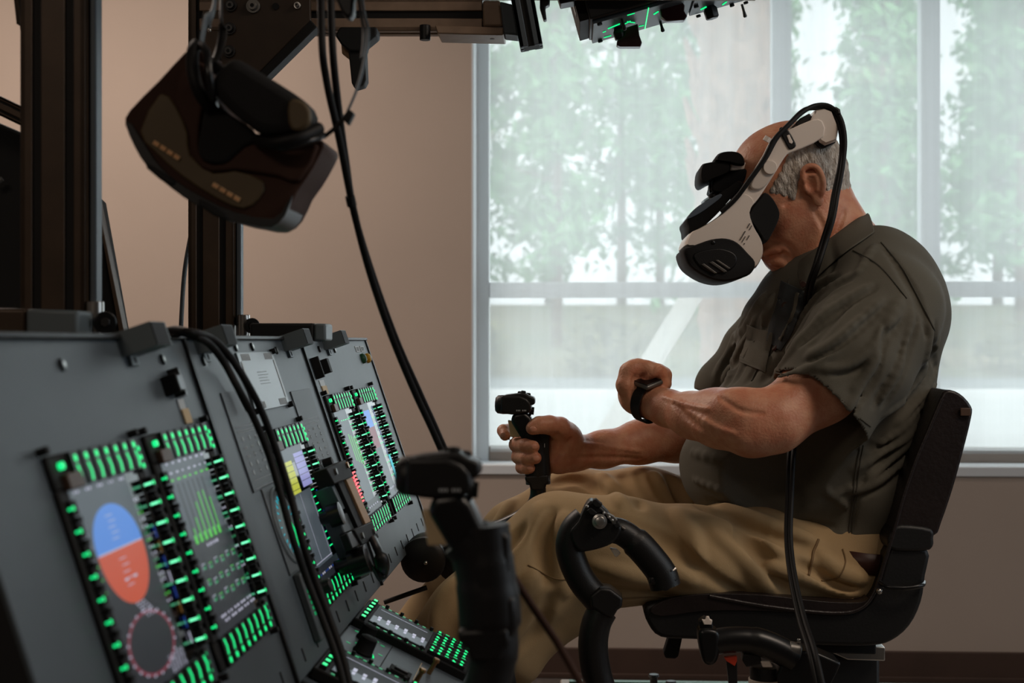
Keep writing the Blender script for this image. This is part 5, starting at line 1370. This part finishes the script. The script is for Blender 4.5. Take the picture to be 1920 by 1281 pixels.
m = MB(); m.tube(spline([Q2(1140, 994), Q2(1165, 998), Q2(1195, 1020), Q2(1222, 1050), Q2(1240, 1075), Q2(1248, 1100)], 6), [.016]*3+[.0205]*8+[.0235]*13+[.024]*7, M['black'], 20); m.build('drooping_grip', C1, smooth=True)
slab([(1218, 1082), (1258, 1074), (1270, 1086), (1266, 1098), (1250, 1110), (1240, 1108), (1232, 1098), (1216, 1096)], D2-.019, .038, M['black'], 'grip_end', C1, bevel=.004)
slab([(1143, 1028), (1156, 1030), (1164, 1038), (1157, 1045), (1153, 1044)], D2-.004, .012, M['hmd'], 'white_trigger', C1, bevel=.001)
m = MB(); m.lathe(Q2(1124, 978, D2-.026), (0, -1, .1), [(0, .0115), (.005, .0115), (.006, .008), (.012, .007), (.013, .004)], M['steel'], 20); m.build('metal_knob', C1, smooth=True)
slab([(1118, 962), (1130, 958), (1150, 968), (1158, 976), (1150, 984), (1132, 980)], D2-.024, .014, M['grey'], 'metal_plate', C1, bevel=.001)
for px, py in ((1132, 962), (1142, 970), (1148, 976), (1101, 950)):
    m = MB(); m.ball(Q2(px, py, D2-.028), .0028, M['steel'], 8, 6); m.build('screw', C1, smooth=True)
for pts in ([(1110, 945), (1112, 938), (1118, 936), (1124, 942), (1130, 946), (1126, 952), (1116, 952)], [(1100, 958), (1108, 952), (1120, 962), (1116, 968), (1106, 966)], [(1150, 984), (1160, 980), (1164, 988), (1154, 992)]):
    slab(pts, D2-.028, .02, M['blackmatte'], 'rocker', C1, bevel=.0015)
m = MB(); m.tube([Q2(1166, 988, D2-.020), Q2(1172, 992, D2-.020)], .0022, M['steel'], 8); m.tube([Q2(1262, 1070, D2-.02), Q2(1268, 1066, D2-.02)], .0018, M['steel'], 8); m.build('clip', C1)
D3 = 2.14
C2 = empty('side_lever', P(1480, 1280, D3), 'glossy black lever grip with red tab below the seat cushion', 'control lever')
def Q3(px, py, d=D3): return P(px, py, d)
slab(closed([(1310, 1188), (1322, 1180), (1345, 1184), (1350, 1200), (1348, 1232), (1338, 1248), (1322, 1246), (1314, 1225)], 3), D3-.02, .045, M['blackgloss'], 'grip_head', C2, bevel=.006)
m = MB(); m.tube(spline([Q3(1328, 1206), Q3(1370, 1200), Q3(1415, 1202), Q3(1455, 1216), Q3(1490, 1236)], 6), [.0195]*12+[.021]*13, M['blackgloss'], 22); m.build('grip', C2, smooth=True)
slab([(1310, 1166), (1318, 1160), (1322, 1158), (1336, 1166), (1338, 1184), (1314, 1186)], D3-.006, .02, M['black'], 'hat_switch', C2, bevel=.002)
slab([(1316, 1162), (1322, 1163), (1325, 1157), (1330, 1157), (1331, 1162), (1336, 1164), (1334, 1172), (1320, 1172)], D3-.010, .008, M['hmd'], 'white_cap', C2, bevel=.001)
slab([(1358, 1234), (1382, 1231), (1382, 1240), (1378, 1250), (1362, 1240)], D3-.006, .012, M['orange'], 'red_tab', C2, bevel=.001)
slab([(1362, 1240), (1382, 1238), (1384, 1330), (1372, 1330)], D3-.003, .012, M['black'], 'guard_bar', C2, bevel=.001)
slab([(1395, 1226), (1425, 1228), (1430, 1245), (1400, 1252), (1392, 1240)], D3-.002, .03, M['black'], 'bracket', C2, bevel=.002)
slab([(1426, 1240), (1444, 1240), (1450, 1252), (1430, 1252)], D3-.004, .004, M['hmd'], 'white_label', C2)
m = MB(); c = Q3(1436, 1280, D3+.03); m.lathe((c.x, c.y, c.z-.10), (0, 0, 1), [(0, .026), (.085, .026), (.0855, .0245), (.125, .0245)], M['black'], 24); m.build('motor', C2, bevel=.001)
m = MB(); m.lathe((c.x, c.y, c.z-.012), (0, 0, 1), [(0, .0265), (.018, .0265)], M['hmd2'], 24); m.build('motor_label', C2)
m = MB()
for i in range(9):
    a = -PI*.85+i*.16; m.box((-.0016, -.0003, -.0022), (.0016, .0003, .0022), M['blackmatte'], Matrix.Translation((c.x+.0268*math.cos(a), c.y+.0268*math.sin(a), c.z-.004)) @ Matrix.Rotation(a+PI/2, 4, 'Z'))
m.build('label_marks', C2)
slab([(1470, 1235), (1500, 1222), (1528, 1222), (1560, 1236), (1578, 1244), (1570, 1262), (1545, 1310), (1470, 1310), (1455, 1270)], D3-.01, .06, M['blackgloss'], 'gear_housing', C2, bevel=.004)
m = MB(); m.tube([Q3(1478, 1218, D3-.005), Q3(1500, 1222, D3-.005)], .013, M['grey'], 16); m.tube([Q3(1498, 1206, D3-.01), Q3(1498, 1198, D3-.01)], .003, M['steel'], 8); m.build('shaft_ring', C2, bevel=.001)
m = MB(); m.ball(Q3(1513, 1213, D3-.025), .0035, M['steel'], 10, 6); m.build('bolt', C2, smooth=True)
m = MB(); rigbox(m, .44, .60, 2.02, 2.22, zp, .52, M['blackmatte']); m.build('foot', C2, bevel=.003)
# foot of the first lever stands on the deck
m = MB(); rigbox(m, .04, .20, 2.10, 2.26, zp-.0, .46, M['blackmatte']); m.build('foot', C1, bevel=.003)

# ================================================================ headset worn by the man
HS = empty('vr_headset', hd(.12, 0, 0), 'white and black virtual reality headset strapped on the man\'s bowed head', 'headset')
HS.location = Vector(hd(.12, 0, 0))
NF = 2.475        # depth of the near face
def HSl(pts, d, th, mt, name, bevel=.004, seg=3, sm=3):
    return slab(closed(pts, sm) if sm else pts, d, th, M[mt], name, HS, bevel=bevel, seg=seg)
def layered(pts, rings, mt, name, sm=3, ctr=None):
    """outline carried through several depths, each (depth, scale, dx, dy)"""
    q = closed(pts, sm) if sm else pts; cx = sum(p[0] for p in q)/len(q); cy = sum(p[1] for p in q)/len(q)
    if ctr: cx, cy = ctr
    m = MB(); n = len(q); vs = []
    for d, s, dx, dy in rings: vs += [P(cx+(x-cx)*s+dx, cy+(y-cy)*s+dy, NF)+Vector(ES)*(d-NF) for x, y in q]
    fs = [tuple(range(n-1, -1, -1)), tuple(range((len(rings)-1)*n, len(rings)*n))]
    fs += [(r*n+i, r*n+(i+1) % n, (r+1)*n+(i+1) % n, (r+1)*n+i) for r in range(len(rings)-1) for i in range(n)]
    m.add(vs, fs, M[mt]); return m.build(name, HS, smooth=True)
W_ = 2*(YC-NF)
def dome(k=.06): return [(NF-.008, 1-k*1.2, 0, 0), (NF-.003, 1-k*.6, 0, 0), (NF+.012, 1-k*.25, 0, 0), (NF+.028, 1, 0, 0), (NF+W_-.028, 1, 0, 0), (NF+W_-.012, 1-k*.25, 0, 0), (NF+W_-.004, 1-k*.8, 0, 0), (NF+W_, 1-k*1.6, 0, 0)]
# white shell of the visor
layered([(1284, 460), (1292, 438), (1310, 428), (1340, 410), (1362, 392), (1382, 368), (1400, 362), (1414, 376), (1406, 398), (1414, 425), (1428, 450), (1432, 470), (1428, 488), (1414, 505), (1380, 500), (1330, 470), (1300, 462)], dome(.05), 'hmd', 'visor_shell')
# black front with its raised rim and vents
layered([(1281, 466), (1300, 460), (1332, 449), (1360, 447), (1382, 455), (1402, 475), (1416, 492), (1412, 507), (1400, 518), (1370, 527), (1345, 527), (1318, 518), (1292, 500), (1282, 482)], [(NF-.012+a, b, 0, 0) for a, b in ((0, .92), (.003, .97), (.010, 1), (W_-.004, 1), (W_+.003, .96), (W_+.006, .90))], 'foam', 'front_cover')
HSl([(1300, 480), (1318, 470), (1350, 466), (1375, 474), (1382, 488), (1372, 505), (1345, 512), (1318, 504)], NF-.0145, .006, 'black', 'front_recess', .002)
for pts in ([(1315, 496), (1320, 494), (1345, 512), (1340, 513)], [(1330, 492), (1336, 490), (1364, 509), (1358, 511)], [(1341, 488), (1346, 487), (1370, 503), (1366, 505)]):
    HSl(pts, NF-.017, .004, 'grey', 'vent_bar', .0008, sm=0)
m = MB(); m.ball(P(1337, 455, NF-.010), .0045, M['blackgloss'], 12, 8); m.build('camera_eye', HS, smooth=True)
# black top with glossy blue-grey cap
layered([(1287, 412), (1294, 400), (1312, 384), (1340, 368), (1368, 350), (1386, 338), (1396, 346), (1380, 362), (1362, 382), (1342, 404), (1318, 424), (1294, 438), (1290, 424)], [(NF+.004, .95, 0, 0), (NF+.010, 1, 0, 0), (NF+W_-.01, 1, 0, 0), (NF+W_-.004, .95, 0, 0)], 'blacksoft', 'top_cover')
HSl([(1288, 411), (1296, 398), (1318, 381), (1350, 364), (1352, 370), (1335, 384), (1312, 400)], NF+.001, W_-.004, 'hmdblue', 'glossy_cap', .003)
m = MB(); m.lathe(P(1342, 372, YC-.03), (-.45, -.2, .85), [(-.008, .026), (.004, .027), (.006, .020), (.004, .012), (.010, .010)], M['blackgloss'], 24); m.build('top_dial', HS, smooth=True)
# forehead support
layered([(1318, 306), (1330, 300), (1352, 298), (1372, 302), (1372, 316), (1360, 324), (1338, 332), (1322, 340), (1315, 330)], [(NF+.03, .9, 0, 0), (NF+.04, 1, 0, 0), (NF+.15, 1, 0, 0), (NF+.16, .9, 0, 0)], 'blacksoft', 'forehead_mount')
layered([(1345, 296), (1350, 284), (1368, 279), (1388, 281), (1398, 290), (1400, 304), (1385, 304), (1370, 300)], [(NF+.025, .88, 0, 0), (NF+.035, 1, 0, 0), (NF+.155, 1, 0, 0), (NF+.165, .88, 0, 0)], 'blacksoft', 'forehead_pad')
HSl([(1370, 303), (1402, 304), (1402, 318), (1368, 320)], NF+.05, .09, 'hmd', 'forehead_bracket', .003, sm=0)
HSl([(1342, 330), (1378, 320), (1402, 318), (1392, 345), (1372, 360), (1352, 362), (1335, 358), (1336, 345)], NF+.045, .10, 'blacksoft', 'support_post', .004)
HSl([(1329, 338), (1333, 335), (1334, 360), (1330, 362)], NF+.06, .01, 'black', 'support_wire', .001, sm=0)
# face gasket
layered([(1404, 408), (1412, 388), (1426, 370), (1436, 360), (1450, 372), (1461, 392), (1462, 408), (1452, 432), (1440, 452), (1434, 452), (1424, 436), (1414, 422)], [(NF-.002, .92, 0, 0), (NF+.004, .98, 0, 0), (NF+.012, 1, 0, 0), (NF+W_-.012, 1, 0, 0), (NF+W_-.002, .95, 0, 0)], 'foam', 'face_gasket')
# side arms, pivots, slots
for s, dd in ((-1, NF-.006), (1, NF+W_-.001)):
    HSl([(1372, 384), (1380, 370), (1396, 346), (1414, 318), (1431, 290), (1444, 264), (1458, 250), (1482, 242), (1521, 225), (1542, 226), (1545, 256), (1504, 278), (1482, 286), (1472, 294), (1456, 320), (1432, 358), (1416, 380), (1404, 390), (1388, 392)], dd, .007, 'hmd', 'side_arm', .0022, 3, sm=2)
    HSl([(1407, 345), (1418, 322), (1430, 305), (1442, 300), (1453, 306), (1455, 320), (1446, 336), (1434, 350), (1422, 356), (1410, 354)], dd-.006 if s < 0 else dd+.006, .007, 'hmd2', 'pivot_cover', .003, 3, sm=2)
    m = MB(); c = P(1442, 316, NF)+Vector(ES)*(dd-NF+(-.011 if s < 0 else .018)); m.tube([c, c+Vector(ES)*.004], .012, M['hmd'], 24); m.build('pivot_cap', HS, bevel=.001)
    HSl([(1461, 243), (1467, 238), (1476, 240), (1492, 268), (1491, 276), (1482, 280), (1476, 274)], dd-.003 if s < 0 else dd+.003, .006, 'black', 'slider', .002, sm=2)
    HSl([(1475, 254), (1480, 252), (1487, 266), (1485, 270), (1480, 268)], dd-.0045 if s < 0 else dd+.0045, .006, 'hmd', 'slider_slot', .001, sm=1)
m = MB()
rt = random.Random(4)
for k in range(3):
    for i in range(11 if k < 2 else 6):
        c = P(1388+1.9*i*.92+4.0*k, 449-2.9*i+4*k, NF-.0090); 
        if rt.random() < .8: m.box((c.x-.0006, c.y-.0008, c.z-.0009), (c.x+(.0006 if k else .0010), c.y+.002, c.z+.0009), M['grey'])
m.build('printed_text', HS)
# rear housing
layered([(1520, 224), (1528, 206), (1546, 203), (1560, 208), (1574, 243), (1570, 264), (1548, 272), (1538, 266)], [(NF-.004, .88, 0, 0), (NF+.003, .97, 0, 0), (NF+.012, 1, 0, 0), (NF+W_-.012, 1, 0, 0), (NF+W_+.004, .9, 0, 0)], 'hmd', 'rear_housing', 0)
HSl([(1528, 258), (1540, 266), (1556, 268), (1570, 262), (1566, 268), (1545, 278), (1538, 276), (1530, 268)], NF+.01, W_-.02, 'black', 'rear_pad', .002, sm=0)
HSl([(1490, 232), (1500, 222), (1518, 212), (1522, 218), (1525, 228), (1500, 240)], NF+.008, W_-.016, 'black', 'inner_strap', .002, sm=0)

# ================================================================ cables of the worn headset
def cable(name, label, pts, r, group=None, flat=1.0, n=8, mt='rubber'):
    m = MB(); m.tube(spline([P(*p) for p in pts], n), r, M[mt], 10, flat=flat); return tag(m.build(name, smooth=True), label, 'cable', group)
cable('cable', 'black cable running up the headset arm and over the man\'s head, then down his back', [(1352, 398, 2.466), (1380, 372, 2.462), (1405, 338, 2.458), (1432, 300, 2.456), (1452, 262, 2.456), (1478, 235, 2.46), (1505, 210, 2.47), (1530, 198, 2.48), (1556, 200, 2.48), (1576, 222, 2.47), (1584, 262, 2.46), (1580, 310, 2.45), (1570, 365, 2.44), (1562, 410, 2.42), (1548, 455, 2.415), (1534, 500, 2.40), (1520, 545, 2.42), (1508, 640, 2.48), (1500, 730, 2.48), (1494, 800, 2.42), (1488, 850, 2.36), (1484, 930, 2.335), (1482, 1010, 2.30), (1490, 1080, 2.25), (1508, 1160, 2.18), (1530, 1230, 2.09), (1552, 1330, 2.05)], .0043)
cable('cable', 'second black cable lying just beside the one that passes over the man\'s head', [(1358, 392, 2.470), (1384, 366, 2.466), (1409, 334, 2.462), (1436, 296, 2.460), (1457, 258, 2.46), (1482, 230, 2.464), (1508, 206, 2.474), (1532, 203, 2.484), (1553, 206, 2.484), (1570, 226, 2.474), (1578, 264, 2.464), (1575, 308, 2.455), (1563, 365, 2.445), (1555, 410, 2.425), (1541, 455, 2.42), (1527, 500, 2.405), (1513, 545, 2.425), (1500, 640, 2.48), (1492, 730, 2.48), (1487, 800, 2.42), (1480, 850, 2.365), (1477, 930, 2.34), (1475, 1010, 2.305), (1482, 1080, 2.255), (1498, 1160, 2.185), (1519, 1230, 2.095), (1540, 1330, 2.055)], .0040)
m = MB(); m.tube([P(1565, 203, 2.47), P(1572, 207, 2.47), P(1573, 214, 2.468)], .0035, M['black'], 8); tag(m.build('cable_clip', smooth=True), 'small black clip on the cables at the back of the headset', 'clip')
m = MB(); m.tube([P(1436, 265, 2.453), P(1441, 257, 2.452)], .0062, M['hmd'], 10); tag(m.build('cable_tie'), 'small white tie round the cables on the headset arm', 'cable tie')

# ================================================================ headset hanging from the frame
DH = 1.40
HH = empty('vr_headset', P(420, 250, DH), 'dark virtual reality headset hanging tilted from the frame at the upper left', 'headset')
def HL(pts, d, th, mt, name, bevel=.003, seg=3, sm=2): return slab(closed(pts, sm) if sm else pts, d, th, M[mt], name, HH, bevel=bevel, seg=seg)
HL([(234, 234), (243, 206), (296, 152), (330, 115), (357, 88), (374, 84), (392, 130), (402, 180), (440, 225), (480, 252), (540, 262), (604, 262), (600, 290), (574, 335), (556, 360), (536, 402), (508, 424), (470, 420), (424, 410), (370, 384), (322, 352), (280, 315), (254, 275)], DH, .085, 'hmddark', 'shell', .010, 4)
HL([(262, 246), (300, 175), (330, 200), (352, 250), (356, 290), (400, 325), (440, 320), (494, 340), (486, 372), (455, 392), (405, 372), (340, 330), (290, 285)], DH-.003, .006, 'hmdedge', 'face_plate', .002)
HL([(344, 120), (385, 120), (398, 190), (378, 205), (372, 270), (382, 298), (402, 308), (430, 298), (470, 262), (560, 272), (598, 272), (560, 340), (520, 330), (440, 318), (395, 322), (364, 300), (350, 240), (325, 185)], DH-.006, .008, 'hmddark', 'brow_plate', .003)
HL([(383, 205), (400, 195), (430, 214), (470, 240), (482, 262), (455, 275), (425, 302), (402, 306), (380, 300), (370, 278), (376, 240)], DH-.010, .010, 'foam', 'nose_cutout', .003)
HL([(395, 168), (400, 140), (425, 113), (446, 110), (480, 130), (548, 172), (576, 196), (582, 222), (572, 240), (540, 250), (500, 252), (470, 240), (430, 208)], DH-.035, .05, 'foam', 'forehead_pad', .010, 4)
HL([(540, 190), (560, 186), (578, 200), (582, 222), (574, 238), (552, 246), (540, 230)], DH-.037, .01, 'hmdedge', 'pad_corner', .003)
HL([(236, 236), (246, 232), (290, 300), (330, 340), (380, 370), (440, 398), (512, 410), (536, 384), (548, 366), (534, 404), (508, 426), (468, 421), (424, 411), (368, 385), (320, 352), (276, 313), (252, 275)], DH-.004, .075, 'black', 'lower_rim', .004)
HL([(272, 304), (300, 320), (330, 340), (324, 349), (300, 337), (274, 315)], DH-.006, .04, 'blackmatte', 'side_rail', .002, sm=0)
HL([(372, 372), (420, 396), (428, 404), (424, 414), (400, 404), (370, 384)], DH-.006, .04, 'blackmatte', 'side_rail', .002, sm=0)
def orange(a, b, n=4):
    A = Vector((a[0], a[1], 0)); B = Vector((b[0], b[1], 0)); m = MB()
    for i in range(n):
        for k in range(2):
            p = A.lerp(B, (i+.08)/n); q = A.lerp(B, (i+.86)/n); dn = Vector((-(B-A).y, (B-A).x, 0)).normalized()*(4.2*k)
            c0, c1 = P(p.x+dn.x, p.y+dn.y, DH-.0045), P(q.x+dn.x, q.y+dn.y, DH-.0045); m.tube([c0, c1], .0012, M['copper'], 5)
    m.build('copper_lettering', HH)
orange((288, 264), (339, 297)); orange((399, 343), (452, 375))
for pts, r_ in (([(368, 84, DH), (361, 100, DH-.02), (362, 135, DH-.03), (372, 170, DH-.03), (390, 198, DH-.015)], .0062), ([(376, 84, DH-.01), (388, 100, DH-.03), (392, 140, DH-.04), (398, 180, DH-.03), (402, 200, DH-.01)], .0040), ([(482, 262, DH-.01), (515, 268, DH-.03), (560, 258, DH-.03), (600, 240, DH-.01)], .0060), ([(490, 268, DH-.02), (530, 276, DH-.03), (580, 264, DH-.02), (606, 254, DH)], .0035)):
    m = MB(); m.tube(spline([P(*p) for p in pts], 8), r_, M['rubber' if r_ > .005 else 'blackgloss'], 12); m.build('arm_pad', HH, smooth=True)
for pts, w, mt in (([(412, -170, 1.585), (402, 5, DH+.04), (385, 40, DH+.01), (377, 84, DH)], .0060, 'greyalu'), ([(418, -170, 1.60), (414, 20, DH+.05), (418, 55, DH+.04), (412, 90, DH+.03), (400, 120, DH+.01)], .0050, 'black'),
                   ([(662, -170, 1.585), (680, 5, DH+.04), (690, 60, DH+.02), (683, 115, DH+.01), (668, 170, DH), (652, 208, DH)], .0042, 'greyalu'), ([(656, -170, 1.60), (674, 8, DH+.05), (682, 60, DH+.03), (678, 110, DH+.02)], .0040, 'black'), ([(650, 215, DH), (630, 238, DH), (606, 258, DH)], .0022, 'rubber')):
    m = MB(); m.tube(spline([P(*p) for p in pts], 8), w, M[mt], 10, flat=.35); m.build('head_strap', HH, smooth=True)
slab([(640, 222), (652, 203), (664, 211), (652, 234)], DH-.006, .014, M['rubber'], 'strap_buckle', HH, bevel=.002)
slab([(640, -60), (664, -60), (662, 25), (652, 36), (640, 22), (628, -5)], DH+.05, .02, M['black'], 'rear_cradle', HH, bevel=.003)
slab([(376, 28), (392, 20), (390, 48), (378, 50)], DH+.01, .014, M['black'], 'strap_slider', HH, bevel=.002)
slab([(392, 118), (405, 112), (420, 124), (400, 140)], DH-.02, .03, M['blackmatte'], 'hinge', HH, bevel=.002)

# ================================================================ loose cables
cable('cable', 'left of the two long dark cables hanging from the top before the wall', [(600, -170, 1.60), (603, 60, 1.50), (612, 150, 1.51), (636, 260, 1.54), (660, 380, 1.58), (690, 500, 1.63), (730, 620, 1.70), (775, 730, 1.76), (812, 810, 1.80), (845, 890, 1.84), (880, 1010, 1.88), (925, 1150, 1.90), (960, 1330, 1.92)], .0042)
cable('cable', 'right of the two long dark cables hanging from the top before the wall', [(616, -170, 1.60), (622, 60, 1.52), (632, 180, 1.53), (648, 300, 1.56), (664, 400, 1.60), (700, 520, 1.65), (744, 640, 1.72), (786, 735, 1.78), (822, 815, 1.82), (855, 895, 1.86), (892, 1010, 1.90), (936, 1150, 1.92), (972, 1330, 1.94)], .0042)
m = MB(); m.tube([P(656, 368, 1.575), P(660, 386, 1.58)], .0055, M['rubber'], 10); tag(m.build('cable_sleeve'), 'short sleeve joining the two hanging cables above the middle panel', 'cable sleeve')
def pcable(label, pts, r):
    q = []
    for px, py, h in pts:
        s_, y, z = pan(px, py, h); q.append(PANEL_M @ Vector((s_, y, z)))
    m = MB(); m.tube(spline(q, 8), r, M['rubber'], 10); tag(m.build('cable', smooth=True), label, 'cable')
pcable('black cable arching over the middle panel, the upper right one of the pair', [(300, 626, -.03), (325, 618, .0), (352, 622, .03), (395, 634, .04), (430, 668, .045), (464, 720, .05), (492, 775, .05), (520, 850, .05), (545, 930, .05), (565, 1010, .05), (588, 1080, .05), (618, 1160, .055), (645, 1240, .06), (665, 1330, .06)], .0042)
pcable('black cable arching over the middle panel, the lower left one of the pair', [(302, 628, -.035), (330, 622, -.005), (362, 630, .03), (392, 645, .038), (420, 680, .04), (446, 728, .045), (474, 780, .045), (503, 850, .045), (527, 930, .045), (549, 1010, .045), (575, 1085, .045), (605, 1162, .05), (633, 1240, .055), (655, 1330, .055)], .0042)
pcable('short thick black cable beside the print plate on the middle panel', [(420, 672, .02), (432, 700, .012), (450, 738, .010), (466, 770, .012)], .0036)
m = MB(); m.tube([P(958, 1075, 1.32), P(1000, 1140, 1.30), P(1045, 1205, 1.28), P(1110, 1320, 1.25)], .0035, M['hmddark'], 10); tag(m.build('slanting_rod', smooth=True), 'blurred thin dark rod slanting down in the foreground right of the big stick', 'rod')
